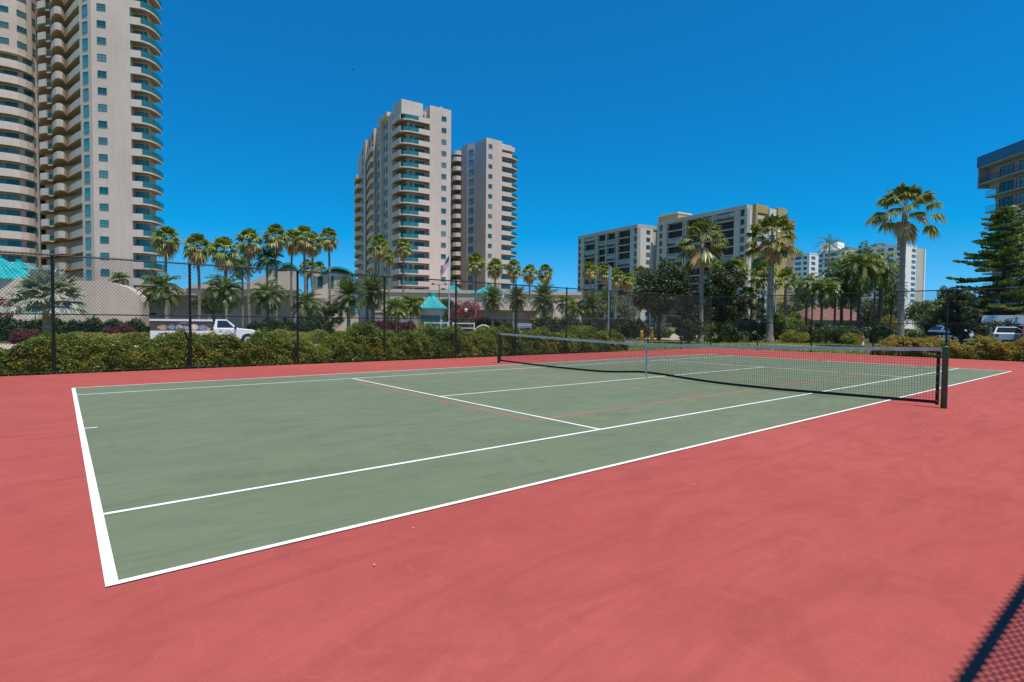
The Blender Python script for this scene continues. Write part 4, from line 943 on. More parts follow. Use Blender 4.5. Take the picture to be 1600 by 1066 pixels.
# ================= poles, flags, small furniture
def flag(parent, w_, h_, z, side=1, az=0, sag=.5):
    nx_, nz_ = 14, 13; vs = []; fs = []; mi = []
    for i in range(nx_+1):
        t = i/nx_
        for j in range(nz_+1):
            s_ = j/nz_; vs.append((side*t*w_*.62, .12*sin(t*7+s_*2)*t, z-h_*s_-sag*w_*t*(1.0-.1*s_)))
    for i in range(nx_):
        for j in range(nz_):
            a = i*(nz_+1)+j; fs.append((a, a+1, a+nz_+2, a+nz_+1)); mi.append(2 if (i < 6 and j < 7) else (0 if j % 2 == 0 else 1))
    m = MB(); m.v = vs; m.f = fs; m.m = mi; f = m.build('flag', [M_FLAGR, M_FLAGW, M_FLAGB], parent, True); f.rotation_euler[2] = az; return f
r = thing_at('flagpole', 701.5, 72, 'tall white flagpole flying the American flag before the gap between the middle towers', 'flagpole')
hp = Z(701, 372, 72); MB().tube([(0, 0, -.5), (0, 0, hp)], [.085, .05], 10).build('pole', M_FRAMEW, r); MB().lathe([(0, hp), (.09, hp+.05), (.1, hp+.12), (0, hp+.2)], 10).build('finial', M_STEEL, r)
flag(r, 1.9, 1.25, Z(701, 398, 72), -1, R(-39), 1.05)
r = thing_at('flagpole', 1211, 80, 'flagpole with American flag half hidden behind the trunk of the second tall fan palm', 'flagpole')
hp = Z(1211, 440, 80); MB().tube([(0, 0, -.5), (0, 0, hp)], [.06, .04], 8).build('pole', M_FRAMEW, r); flag(r, 1.6, 1.3, hp-.1, -1, R(-59), .45)
r = thing_at('light_pole', 952, 56, 'tall plain grey court light pole standing beyond the hedge end', 'light pole')
hp = Z(952, 418, 56); MB().box(-.11, .11, -.11, .11, -.45, hp).build('pole', M_STEEL, r); MB().box(-.12, .12, -.12, .12, hp+.002, hp+.06).build('cap', M_STEEL, r)
r = thing_at('street_lamp', 686, 98, 'thin black twin-arm street lamp in front of the taller middle tower', 'street lamp')
hp = Z(686, 444, 98); MB().tube([(0, 0, -.5), (0, 0, hp)], [.1, .06], 8).build('pole', M_BLK, r)
for s_ in (-1, 1):
    MB().tube([(0, 0, hp-.3), (s_*.5*.78, -s_*.5*.63, hp+.0), (s_*1.0*.78, -s_*1.0*.63, hp-.05)], .04, 6).build('arm', M_BLK, r)
    MB().lathe([(0, .3), (.12, .28), (.3, .05), (.28, -.02), (0, -.05)], 10, 0).build('lamp_head', M_BLK, r, loc=(s_*1.1*.78, -s_*1.1*.63, hp-.1))
r = thing_at('street_lamp', 728, 60, 'short lamp post with a white globe by the bougainvillea', 'street lamp')
hp = Z(728, 488, 60); MB().tube([(0, 0, -.5), (0, 0, hp)], [.06, .04], 8).build('pole', M_BLK, r); MB().lathe([(0, hp), (.12, hp+.05), (.2, hp+.2), (.16, hp+.36), (0, hp+.42)], 12).build('lamp_globe', M_FRAMEW, r, True)
def railing(pa, pb, D, zt, label, name='white_railing'):
    a, b = W(pa, D), W(pb, D); L = np.linalg.norm(b-a); az = math.atan2(*(b-a)[::-1]); z0 = gz(*a); r = empty(name, (a[0], a[1], z0), az, label, 'railing')
    n = max(2, int(L/1.6)+1)
    for i in range(n): MB().box(L*i/(n-1)-.06, L*i/(n-1)+.06, -.06, .06, -.1, zt-z0+.05).build('post', M_FRAMEW, r)
    MB().box(.06, L-.06, -.03, .03, zt-z0-.12, zt-z0).build('rail', M_FRAMEW, r)
    MB().box(.06, L-.06, -.03, .03, zt-z0-.6, zt-z0-.5).build('rail', M_FRAMEW, r); return r
railing(664, 700, 56, Z(680, 503.8, 56), 'white post and rail fence below the guard booth')
railing(708, 741, 58, Z(720, 504.5, 58), 'white post and rail fence below the bougainvillea right of the flagpole')
r = thing_at('arched_barrier', 755, 34, 'white curved pipe arch showing above the hedge left of the net post', 'barrier')
a, b = W(741, 34)-W(755, 34), W(770, 34)-W(755, 34); pts = []
for i in range(13): t = i/12; p = a+(b-a)*t; pts.append((p[0], p[1], Z(755, 508.5+9*(2*t-1)**2, 34)))
pts = [(a[0], a[1], -.4)]+pts+[(b[0], b[1], -.4)]
MB().tube(pts, .05, 8).build('arch_pipe', M_FRAMEW, r)
# berm with bench
bc = W(820, 58)
o = MB().lathe([(0, .55), (1.6, .5), (3.0, .2), (4.2, -.25), (4.6, -.6)], 24, 0, (0, 0)).build('grass_berm', M_GRASS, smooth=True, loc=(bc[0], bc[1], .02)); tag(o, kind='structure')
r = empty('park_bench', (bc[0], bc[1], .54), R(-32), 'pale bench on the grass mound above the hedge behind the net post', 'bench')
for s_ in (-1, 1):
    MB().box(s_*.62-.04, s_*.62+.04, -.2, .2, -.1, .36).box(s_*.62-.04, s_*.62+.04, .16, .22, .361, .8).build('leg', M_SILVER, r)
MB().box(-.75, .75, -.24, -.05, .362, .40).box(-.75, .75, -.02, .15, .362, .40).build('seat', M_SILVER, r)
MB().box(-.75, .75, .12, .158, .50, .62).box(-.75, .75, .12, .158, .68, .80).build('backrest', M_SILVER, r)
for i, px in enumerate((1003, 1019)):
    p = W(px, 60); r = empty('bollard', (*p, gz(*p)), 0, ('left', 'right')[i]+' one of the two yellow bollards beside the driveway beyond the net', 'bollard', 'yellow bollards by the driveway')
    MB().lathe([(0, -.2), (.19, -.2), (.19, .98), (.14, 1.06), (0, 1.09)], 14).build('post', M_YELLOW, r, True); MB().lathe([(.195, .78), (.195, .88)], 14).build('band', M_OCHD, r)
p = W(1349, 44); r = empty('fire_hydrant', (*p, gz(*p)), .4, 'small white and red fire hydrant on the grass between the fan palms', 'fire hydrant')
MB().lathe([(0, -.1), (.12, -.1), (.12, .0), (.085, .02), (.085, .48), (.12, .5), (.12, .54)], 14).build('barrel', M_FRAMEW, r, True); MB().lathe([(.115, .541), (.1, .62), (.05, .68), (0, .7)], 14).build('bonnet', M_FLAGR, r, True)
for a in (0, pi/2, pi): MB().tube([(cos(a)*.08, sin(a)*.08, .36), (cos(a)*.18, sin(a)*.18, .36)], .05, 10).build('outlet', M_FLAGR, r)
p = pt(551, 110, 160); r = MB().tube([(-.35, 0, 0), (0, 0, .05), (.35, 0, .0)], [.02, .08, .1], 6).add([(0, .0, .05), (.2, .7, .25), (-.1, .75, .22), (-.18, 0, .05)], [(0, 1, 2, 3)]).add([(0, .0, .05), (.2, -.7, .25), (-.1, -.75, .22), (-.18, 0, .05)], [(3, 2, 1, 0)]).build('bird', M_BLK, loc=tuple(p)); tag(r, 'tiny dark bird flying high in the sky left of the middle towers', 'bird')

# ================= vehicles
def extr(m, prof, w_, ins=.05, k=0):
    """side profile (x, z) extruded over the width with chamfered sides"""
    n = len(prof); cx_ = sum(p[0] for p in prof)/n; cz_ = sum(p[1] for p in prof)/n; vs = []
    for y, s_ in ((-w_/2, 1), (-w_/2+ins, 0), (w_/2-ins, 0), (w_/2, 1)):
        for x, z_ in prof: d = np.array([x-cx_, z_-cz_]); L = np.linalg.norm(d); q = d*(1-(ins*s_)/L); vs.append((cx_+q[0], y, cz_+q[1]))
    fs = [(a*n+i, (a+1)*n+i, (a+1)*n+(i+1) % n, a*n+(i+1) % n) for a in range(3) for i in range(n)]
    fs += [tuple(range(n)), tuple(range(4*n-1, 3*n-1, -1))]; return m.add(vs, fs, k)
def cabin(m, bot, top, w0, w1, k=0):      # bot/top: x ranges (x0,x1,z)
    vs = [(bot[0], -w0/2, bot[2]), (bot[1], -w0/2, bot[2]), (bot[1], w0/2, bot[2]), (bot[0], w0/2, bot[2]), (top[0], -w1/2, top[2]), (top[1], -w1/2, top[2]), (top[1], w1/2, top[2]), (top[0], w1/2, top[2])]
    return m.add(vs, [(3, 2, 1, 0), (4, 5, 6, 7), (0, 1, 5, 4), (1, 2, 6, 5), (2, 3, 7, 6), (3, 0, 4, 7)], k)
def wheels(root, xs, w_, r_):
    for x in xs:
        for s_ in (-1, 1):
            y0, y1 = s_*(w_/2-.24), s_*(w_/2+.0); wh = MB().tube([(0, y0, 0), (0, y0+s_*.03, 0), (0, y1-s_*.03, 0), (0, y1, 0)], [r_*.9, r_, r_, r_*.9], 24).build('wheel', M_TYRE, root, loc=(x, 0, r_))
            rim = MB().tube([(0, y1-s_*.02, 0), (0, y1+s_*.012, 0)], [r_*.6, r_*.55], 20); rim.build('rim', M_SILVER, wh)
            MB().tube([(0, y1+s_*.012, 0), (0, y1+s_*.02, 0)], r_*.22, 10).build('hub', M_TYRE, wh)
def arch(m, x, r_, z0, z1): pass
def body_profile(pts, wheelx, r_, zb):
    """add wheel arches to the bottom of a closed profile given clockwise top points left to right"""
    out = list(pts)
    for x in sorted(wheelx, reverse=True):
        for i in range(9): a = pi*i/8; out.append((x+cos(a)*r_, zb+sin(a)*r_*.95))
    return out
def car(name, px, D, heading, label, cat, paint, L=4.6, H=1.55, kind='suv', z=None):
    p = W(px, D); z = gz(*p)+.0 if z is None else z; r = empty(name, (*p, z), R(heading), label, cat); w_ = 1.85; h = L/2; wr_ = .34; wx = (-h+.85, h-.9); zb = .28
    if kind == 'suv': pts = [(-h, zb), (-h, .95), (-h+.1, 1.02), (h-1.3, 1.02), (h-.25, .88), (h, .7), (h, zb)]; cab = ((-h+.08, h-1.25, 1.0), (-h+.45, h-2.0, H))
    elif kind == 'sedan': pts = [(-h, zb), (-h, .85), (-h+.1, .93), (h-1.4, .93), (h-.25, .78), (h, .6), (h, zb)]; cab = ((-h+.6, h-1.3, .92), (-h+1.25, h-2.05, H))
    else: pts = [(-h, zb), (-h, 1.2), (h-1.0, 1.2), (h-.2, 1.0), (h, .8), (h, zb)]; cab = ((-h+.02, h-.9, 1.18), (-h+.1, h-1.5, H))
    m = MB(); extr(m, body_profile(pts, wx, wr_+.06, zb), w_); cabin(m, cab[0], cab[1], w_-.08, w_-.42); m.build('body', paint, r)
    (a0, a1, az_), (b0, b1, bz_) = cab; g = .02
    for s_ in (-1, 1):
        t0, t1 = .14, .84; lerp = lambda u, t: (u[0]+(u[1]-u[0])*t)
        def q(x_t, t): xa = a0+(a1-a0)*x_t; xb = b0+(b1-b0)*x_t; yy = (w_-.08)/2+((w_-.42)-(w_-.08))/2*t; return (xa+(xb-xa)*t, s_*(yy+g), az_+(bz_-az_)*t)
        segs = ((.06, .33), (.36, .64), (.67, .93)) if kind != 'van' else ((.72, .94),)
        for u0, u1 in segs:
            m = MB().add([q(u0, t0), q(u1, t0), q(u1, t1), q(u0, t1)], [(0, 1, 2, 3)]); m.build('side_window', M_CARG, r)
    for xa, xb, nm, sg_ in ((a1, b1, 'windscreen', 1), (a0, b0, 'rear_window', -1)):
        vs = []
        for t in (.12, .88):
            for y in (-1, 1): vs.append((xa+(xb-xa)*t+sg_*.02, y*((w_-.08)/2+((w_-.42)-(w_-.08))/2*t-.1), az_+(bz_-az_)*t+.012))
        MB().add([vs[0], vs[1], vs[3], vs[2]], [(0, 1, 2, 3)]).build(nm, M_CARG, r)
    for s_ in (-1, 1):
        MB().box(h-.06, h+.01, s_*.62-.16, s_*.62+.16, .62, .76).build('headlight', M_FRAMEW, r); MB().box(-h-.01, -h+.05, s_*.72-.12, s_*.72+.12, .7, .92).build('tail_light', M_FLAGR, r)
    MB().box(-h-.04, -h+.02, -.8, .8, .3, .48).build('bumper', M_TYRE, r)
    wheels(r, wx, w_, wr_); return r
car('parked_car', 1466, 62, 165, 'light blue hatchback parked under trees right of the tallest fan palm', 'car', M_BLUECAR, 4.5, 1.55)
car('parked_car', 1502, 70, 165, 'white car mostly hidden behind the dark tree at the right', 'car', M_WPAINT, 4.5, 1.45, 'sedan')
car('parked_van', 1613, 49.5, -84, 'long white van parked at the right edge below the blue-roofed building', 'van', M_WPAINT, 7.0, 2.55, 'van')
car('parked_car', 1572, 45.5, 14, 'pale car seen from behind, parked in front of the white van', 'car', M_WPAINT, 4.4, 1.5)
car('parked_car', 1608, 43.5, 20, 'dark red car cut off by the right edge of the photo', 'car', M_DRED, 4.6, 1.6)
# white service truck
pT = W(235, 38.2); rt_ = empty('service_truck', (*pT, gz(*pT)), R(-9.5), 'white pickup truck with a picture-covered brown camper shell driving behind the hedge', 'pickup truck')
LT = 6.75; wT = 1.95; wr_ = .40; fx = 6.0; rx = 1.45
m = MB(); extr(m, body_profile([(4.35, .45), (4.35, 1.22), (5.5, 1.22), (6.35, 1.13), (6.66, .98), (6.75, .78), (6.72, .45)], [fx], wr_+.09, .45), wT, .07)
extr(m, [(3.78, .42), (3.78, 1.25), (5.45, 1.22), (5.45, .42)], wT-.02, .05); cabin(m, (3.80, 5.42, 1.22), (3.95, 4.62, 1.87), wT-.1, wT-.42)
m.build('cab', M_WPAINT, rt_)
mb = MB(); extr(mb, body_profile([(.02, .5), (.02, 1.06), (3.74, 1.06), (3.74, .5)], [rx], wr_+.09, .5), wT, .05); mb.build('bed', M_WPAINT, rt_)
shell = MB().box(.03, 3.73, -wT/2+.04, wT/2-.04, 1.063, 1.72).build('camper_shell', M_SHELL if 'M_SHELL' in globals() else mat('shell_brown', (.085, .06, .055), .5), rt_)
MB().box(.0, 3.76, -wT/2, wT/2, 1.723, 1.86).build('shell_roof', M_WPAINT, shell)
rngc = [(.02, .28, .26), (.5, .22, .10), (.05, .22, .42), (.55, .36, .2), (.6, .5, .42), (.45, .2, .12)]
for i, (x, z_, a, b, c) in enumerate([(.75, 1.28, .34, .17, 0), (1.28, 1.30, .2, .16, 1), (1.72, 1.28, .22, .19, 2), (2.1, 1.22, .24, .18, 2), (2.6, 1.3, .3, .2, 3), (3.15, 1.27, .3, .17, 1), (3.4, 1.18, .2, .12, 4), (2.0, 1.6, .34, .035, 5), (2.5, .82, .5, .13, 4), (3.2, .8, .4, .1, 3), (1.0, .85, .5, .1, 0)]):
    n = 14; yy = -wT/2+.034 if z_ > 1.07 else -wT/2-.004
    pl = [(x+a*cos(2*pi*k/n)*(1+.15*sin(k*2.3+i)), yy, z_+b*sin(2*pi*k/n)*(1+.15*cos(k*1.7))) for k in range(n)]
    m = MB().add(pl+[(p_[0], yy+.02, p_[2]) for p_ in pl], [tuple(range(n))]); m.build('side_picture', mat('picture_paint', rngc[c], .6, tuple(min(1, v*1.5) for v in rngc[(c+1) % 6]), 6), shell)
for s_ in (-1, 1):
    y_ = s_*(wT/2-.05)
    yt = lambda t: s_*((wT-.1)/2+((wT-.42)-(wT-.1))/2*t+.012)
    MB().add([(4.02, yt(.1), 1.28), (5.12, yt(.1), 1.28), (4.62, yt(.85), 1.78), (4.06, yt(.85), 1.78)], [(0, 1, 2, 3)]).build('side_window', M_CARG, rt_)
    MB().box(5.12, 5.26, s_*(wT/2+.02) if s_ > 0 else -(wT/2+.24), s_*(wT/2+.24) if s_ > 0 else -(wT/2+.02), 1.18, 1.42).build('mirror', M_TYRE, rt_)
    MB().box(6.55, 6.73, s_*.78-.15, s_*.78+.15, .82, .98).build('headlight', M_FRAMEW, rt_)
    MB().box(-.01, .03, s_*.85-.07, s_*.85+.07, .72, 1.0).build('tail_light', M_FLAGR, rt_)
    MB().box(4.15, 4.32, s_*(wT/2) if s_ > 0 else -wT/2-.02, s_*(wT/2)+.02 if s_ > 0 else -wT/2, 1.02, 1.06).build('door_handle', M_TYRE, rt_)
MB().add([(5.36, -.78, 1.27), (5.36, .78, 1.27), (4.70, .66, 1.81), (4.70, -.66, 1.81)], [(0, 1, 2, 3)]).build('windscreen', M_CARG, rt_)
MB().box(6.68, 6.84, -.9, .9, .42, .62).build('bumper', M_SILVER, rt_)
wheels(rt_, (rx, fx), wT, wr_)

# ================= palms
tallp = [(260, 351, 58, 1.02), (308, 362, 60, 1.05), (350, 367, 56, 1.08), (390, 355, 62, 1.05), (430, 348, 64, 1.05), (457, 357, 72, 1.0), (474, 350, 66, 1.0), (488, 360, 70, 1.0), (513, 354, 74, .98)]
nth = ['leftmost', 'second', 'third', 'fourth', 'fifth', 'sixth', 'seventh', 'eighth', 'ninth']
GF = 'tall fan palms with tan skirts left of the middle towers'
for i, (px, py, D, sc) in enumerate(tallp):
    g = FANM[(i*3+i//4) % 7]; lab = (nth[i]+' from the left' if i else 'leftmost')+' of the tall skirted fan palms left of the middle towers'
    palm_px('fan_palm', px, py, D, 1.35, lab, g[0], g[1], sc=sc, r0=.17, r1=.12, seed=i, group=GF, bend=.7)
for i, (px, py, D) in enumerate([(480, 404, 96), (498, 407, 99)]):
    palm_px('fan_palm', px, py, D, 1.35, ['left', 'right'][i]+' of two small distant fan palms beside the teal dome roof', FANM[i+1][0], FANM[i+1][1], seed=i+20, bend=.2, group='two small distant fan palms')
for i, (px, py, D, sc, lab) in enumerate([(592, 365, 84, 1.1, 'tallest fan palm before the taller middle tower, at its shaded left side'), (607, 388, 92, .85, 'shortest fan palm before the taller middle tower, tucked under its left neighbour'), (631, 371, 88, 1.0, 'fan palm standing before the green corner balconies of the taller middle tower'),
        (743, 394, 80, 1.02, 'fan palm before the shaded wall of the lower middle tower'), (774, 402, 88, 1.0, 'fan palm before the lit right wall of the lower middle tower'), (803, 404, 86, .98, 'fan palm just clear of the right edge of the lower middle tower'),
        (828, 412, 92, 1.0, 'left one of the two skirted fan palms against open sky right of the towers'), (852, 411, 94, 1.05, 'right one of the two skirted fan palms against open sky right of the towers')]):
    palm_px('fan_palm', px, py, D, 1.35, lab, *FANM[(i+3) % 7], sc=sc, seed=i+30, group='fan palms before the middle towers', bend=.35)
for i, (px, py, D) in enumerate([(922, 407, 100), (945, 410, 104), (963, 418, 98), (981, 425, 100), (1000, 414, 108)]):
    palm_px('fan_palm', px, py, D, 1.35, (nth[i]+' from the left' if i else 'leftmost')+' of five fan palms before the lower half of the grey-white block', *FANM[(i+5) % 7], sc=1.05, seed=i+40, group='fan palms before the grey-white block', bend=.3)
# three large fan palms
def bigfan(seed, ng, nd, R_, pet, nb, spread=1., skirt=.9):
    a, b = fan_crown(seed, ng, nd, R_, pet, nb, skirt, spread); return quads_mesh('fan_crown', a, M_FANBIG), quads_mesh('dead_fronds', b, M_DEAD)
b1 = bigfan(501, 36, 13, 1.08, 1.75, 24, 1.0, .9); b2 = bigfan(512, 36, 6, 1.12, 1.8, 24, 1.0, .7); b3 = bigfan(505, 26, 6, 1.08, 1.45, 26, .80, .4)
palm_px('tall_fan_palm', 1098, 334, 52, 2.2, 'tall fan palm before the grey-white block, left of the pair in front of it', *b1, r0=.24, r1=.19, seed=51, bend=.2, group='three big fan palms beyond the far fence', flare=1.7)
palm_px('tall_fan_palm', 1207, 328, 49, 2.2, 'tall fan palm with a thick grey trunk before the ochre piers', *b2, r0=.28, r1=.22, seed=52, bend=.35, group='three big fan palms beyond the far fence', flare=1.8)
palm_px('tall_fan_palm', 1415, 284, 37.5, 1.75, 'tallest, open-crowned fan palm rising alone against the sky at the right', *b3, r0=.21, r1=.145, seed=53, bend=.5, group='three big fan palms beyond the far fence', flare=1.5)
# feather palms
FE = [quads_mesh('feather_crown', feather_crown(200+i, 38, 2.2, .55, 82, -30, 1.6, .6, 26, .055), M_FEATH) for i in range(3)]
FD = [quads_mesh('feather_crown', feather_crown(210+i, 78, 2.35, .46, 88, -50, 1.0, .35, 26, .055), M_FEATH) for i in range(2)]
FL = [quads_mesh('feather_crown', feather_crown(220+i, 30, 1.9, .5, 82, -15, 1.7, .7, 20, .08), M_LIME) for i in range(2)]
M_CLUMP = leafmat('yellow_green_leaf', [(0, (.03, .06, .01)), (.5, (.10, .14, .02)), (.8, (.24, .25, .04)), (1, (.42, .38, .08))], .5, .3, 1.)
FW = [quads_mesh('feather_crown', feather_crown(230+i, 38, 3.5, .62, 84, -40, 2.0, .8, 36, .065), M_CLUMP if i else M_FEATH) for i in range(2)]
for i, (px, py, D, sc, lab) in enumerate([(252, 428, 45, .95, 'feathery palm behind the camper shell of the white truck'), (350, 431, 46, .95, 'feathery palm behind the cab of the white truck'), (418, 442, 48, .9, 'feathery palm to the right of the white truck'), (478, 455, 50, .85, 'small feathery palm just right of the third fence post')]):
    palm_px('feather_palm', px, py, D, 1.25, lab, FE[i % 3], sc=sc, r0=.15, r1=.09, seed=60+i, group='feathery palms behind the truck', bend=.25, flare=1.3)
for i, (px, py, D, sc, lab) in enumerate([(418, 388, 64, 1.0, 'taller dark feathery palm in the middle of the tall fan palm row'), (378, 402, 66, .9, 'thin dark feathery palm between the third and fourth tall fan palms')]):
    palm_px('feather_palm', px, py, D, 1.25, lab, FE[(i+1) % 3], sc=sc, r0=.14, r1=.1, seed=70+i, bend=.3, group='dark feathery palms in the fan palm row')
for i, (px, py, D, sc, lab) in enumerate([(545, 437, 60, 1.05, 'full round date palm at the foot of the middle tower, front one'), (582, 432, 68, 1.1, 'full round date palm close behind its left neighbour at the tower foot'), (770, 448, 66, .82, 'leftmost date palm of three below the lower middle tower'), (808, 448, 69, .85, 'middle date palm of three below the lower middle tower'),
        (850, 444, 64, .98, 'rightmost date palm of three below the lower middle tower'), (924, 458, 70, .9, 'date palm at the foot of the grey-white block by the grey pole'), (948, 452, 78, .9, 'date palm directly behind the grey light pole')]):
    palm_px('date_palm', px, py, D, 1.7*1.0, lab, FD[i % 2], sc=sc, r0=.21, r1=.17, seed=80+i, group='round date palms on the lawn', bend=.1, flare=1.2)
for i, (px, py, D, lab) in enumerate([(618, 468, 58, 'small lime-green palm leaning left in the clump beside the guard booth'), (642, 462, 60, 'tallest lime-green palm of the clump beside the guard booth'), (660, 465, 63, 'lime-green palm of the clump nearest the guard booth roof'), (884, 462, 74, 'lime-green palm between the date palms and the grey-white block'), (900, 470, 70, 'low arching palm just left of the grey-white block')]):
    palm_px('young_palm', px, py, D, 1.0, lab, FL[i % 2], sc=1.0, r0=.09, r1=.06, seed=90+i, bend=.5, group='small lime-green palms')
p = W(188, 86); palm('feather_palm', p[0], p[1], Z(188, 424, 86)-7.4, 'small palm growing on top of the curved ramp wall', FE[1], sc=.8, r0=.12, r1=.1, seed=99, z=6.2)
# right-hand clump
for i, (px, py, D, sc, k, lab) in enumerate([(1345, 384, 54, 1.0, 1, 'biggest drooping palm of the clump between the two outer fan palms'), (1378, 398, 58, .82, 1, 'drooping yellow-green palm right of the biggest one in the clump'), (1318, 400, 58, .8, 0, 'drooping palm left of the biggest one in the clump'),
        (1262, 428, 56, .62, 0, 'leftmost low palm of the clump, in front of the white building'), (1284, 432, 53, .66, 0, 'low dark palm with leaning trunk second from the left in the clump'), (1306, 436, 55, .62, 1, 'low yellow-green palm in the middle of the clump'), (1328, 440, 57, .6, 0, 'low palm under the biggest drooping one'), (1396, 440, 60, .55, 1, 'low palm nearest the tallest fan palm trunk')]):
    palm_px('drooping_palm', px, py, D, 1.9, lab, FW[k], sc=sc, r0=.17 if i < 3 else .12, r1=.13 if i < 3 else .09, seed=110+i, bend=.7 if i > 2 else .25, group='drooping palms in the clump at right', tm=M_TRUNKD)
palm_px('coconut_palm', 1296, 372, 82, 1.1, 'slender lone palm rising above the clump before the white building', quads_mesh('feather_crown', feather_crown(240, 22, 2.5, .42, 75, -20, 1.6, .5), M_FEATH), sc=1., r0=.13, r1=.09, seed=130, bend=.6)
for i, (px, py, D, sc, lab) in enumerate([(1194, 404, 66, 1.25, 'bushy fan palm filling the gap left of the thick grey trunk'), (1228, 416, 68, 1.1, 'bushy fan palm in front of the brown screen wall'), (1150, 398, 66, 1.2, 'green fan palm on top of the dark trees, right of the first big trunk'), (1126, 404, 64, 1.1, 'green fan palm half sunk in the dark trees beside the first big trunk'), (1597, 350, 56, 1.2, 'fan palm at the right edge before the blue-roofed building')]):
    palm_px('fan_palm', px, py, D, 1.35, lab, FANM[(i+2) % 7][0], sc=sc, seed=140+i, group='green fan palms among the dark trees', bend=.2)
# silver palms
sv = np.array(fan_crown(601, 54, 1, 1.05, 1.25, 26, .8, .86, .08)[0]); svm = quads_mesh('fan_crown', sv, M_SILV)
palm_px('silver_palm', 74, 416, 32, 1.75, 'large silver-blue fan palm with a thick trunk at the left fence post', svm, sc=1.0, r0=.30, r1=.26, seed=150, bend=.05, flare=1.15)
p = W(178, 60); palm('silver_palm', p[0], p[1], .9, 'small silver-blue palm at the foot of the curved ramp wall', svm, sc=.62, r0=.2, r1=.18, seed=151)
p = W(986, 66)

# ================= broadleaf trees
def tree(name, px, D, py_top, half, label, m, n=5000, leaf=.16, nb=40, seed=0, trunk=.16, tm=None, zlow=.25, squash=1., group=None, cat='tree', br=.24):
    random.seed(seed); x, y = W(px, D); z0 = gz(x, y); H = Z(px, py_top, D)-z0; r_ = half/CF*D; root = empty(name, (x, y, z0), seed % 6, label, cat, group)
    zc = H*(1+zlow)/2; n = int(n*1.9); leaf *= 1.15; P, Dd = bumpy(n, (0, 0, zc), (r_*.78, r_*.78, H*(1-zlow)/2*.84), int(nb*1.5), r_*br, shell=.45)
    link('crown', quads_mesh('crown', leafquads(P, leaf, .5, Dd, .8), m), root)
    t = MB(); top = zc; t.tube([(0, 0, -.3), (.05, .02, H*zlow*.6), (.1, -.05, zc), (.0, .1, H*.85)], [trunk*1.3, trunk, trunk*.6, trunk*.2], 8)
    for k in range(9):
        a = k*2.4+random.random(); h0 = H*(zlow*.7+.05*k*.8); e = (cos(a)*r_*.7, sin(a)*r_*.7, min(H*.9, h0+r_*.55)); t.tube([(0.05, 0, h0), (e[0]*.5, e[1]*.5, h0+(e[2]-h0)*.6), e], [trunk*.5, trunk*.3, .02], 5)
    t.build('trunk', tm or M_TRUNKD, root, True); return root
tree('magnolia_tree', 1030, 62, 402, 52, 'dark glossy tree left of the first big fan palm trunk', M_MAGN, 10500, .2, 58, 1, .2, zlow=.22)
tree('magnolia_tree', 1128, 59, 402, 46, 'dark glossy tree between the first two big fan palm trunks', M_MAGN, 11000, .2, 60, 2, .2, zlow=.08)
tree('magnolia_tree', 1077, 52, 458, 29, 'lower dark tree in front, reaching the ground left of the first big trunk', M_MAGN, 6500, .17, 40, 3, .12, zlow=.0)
tree('gumbo_tree', 982, 68, 452, 26, 'small grey-green tree with pale bare trunk right of the grey pole', leafmat('grey_leaf', [(0, (.05, .07, .04)), (.5, (.13, .16, .10)), (1, (.28, .30, .2))]), 2200, .14, 26, 4, .12, M_TRUNK, zlow=.35)
tree('broadleaf_tree', 1172, 66, 440, 28, 'dark bushy tree behind the thick grey palm trunk', M_BUSH, 4000, .18, 34, 5, .14, zlow=.05)
tree('broadleaf_tree', 1240, 92, 455, 40, 'dull green tree behind the brown-roofed house, left part', M_BUSH, 5200, .22, 40, 6, .2, zlow=.05)
tree('broadleaf_tree', 1378, 70, 462, 36, 'green bushy tree behind the palm clump at right', M_BUSH, 4500, .19, 36, 7, .16, zlow=.05)
tree('broadleaf_tree', 1448, 60, 466, 34, 'silvery green bushy tree above the blue car', leafmat('silvery_green_leaf', [(0, (.05, .08, .03)), (.5, (.14, .18, .08)), (1, (.34, .38, .2))]), 5200, .17, 40, 8, .14, zlow=.25)
tree('broadleaf_tree', 1502, 47, 436, 28, 'very dark dense tree between the blue car and the white van', M_MAGN, 8500, .15, 46, 9, .18, zlow=.0)
tree('broadleaf_tree', 1535, 56, 470, 26, 'mixed green bushy tree behind the fence left of the white van', M_BUSH, 4000, .16, 34, 10, .12, zlow=.1)
tree('broadleaf_tree', 1478, 84, 440, 20, 'distant rounded green tree left of the conifer against the sky', M_BUSH, 2600, .2, 24, 11, .14, zlow=.1)
tree('broadleaf_tree', 700, 84, 462, 22, 'olive tree with climbing flowers behind the flagpole', M_BUSH, 2500, .2, 26, 12, .14, zlow=.2)
tree('broadleaf_tree', 1212, 51, 486, 27, 'lime-green leafy shrub-tree right of the thick grey trunk', M_LIME, 3200, .2, 30, 13, .08, zlow=.0)
tree('broadleaf_tree', 335, 70, 455, 34, 'dark green tree on the shaded left podium wall', M_BUSH, 3500, .2, 32, 14, .12, zlow=.45)
tree('broadleaf_tree', 520, 66, 462, 22, 'pale green bushy tree left of the front date palm', M_BUSH, 2600, .18, 26, 15, .1, zlow=.1)
tree('broadleaf_tree', 1500, 120, 462, 70, 'wide far green tree at the back of the parking lot', M_BUSH, 5000, .3, 40, 16, .25, zlow=.0)
tree('broadleaf_tree', 1330, 110, 470, 70, 'wide far green tree below the white buildings', M_BUSH, 5000, .3, 40, 17, .25, zlow=.0)
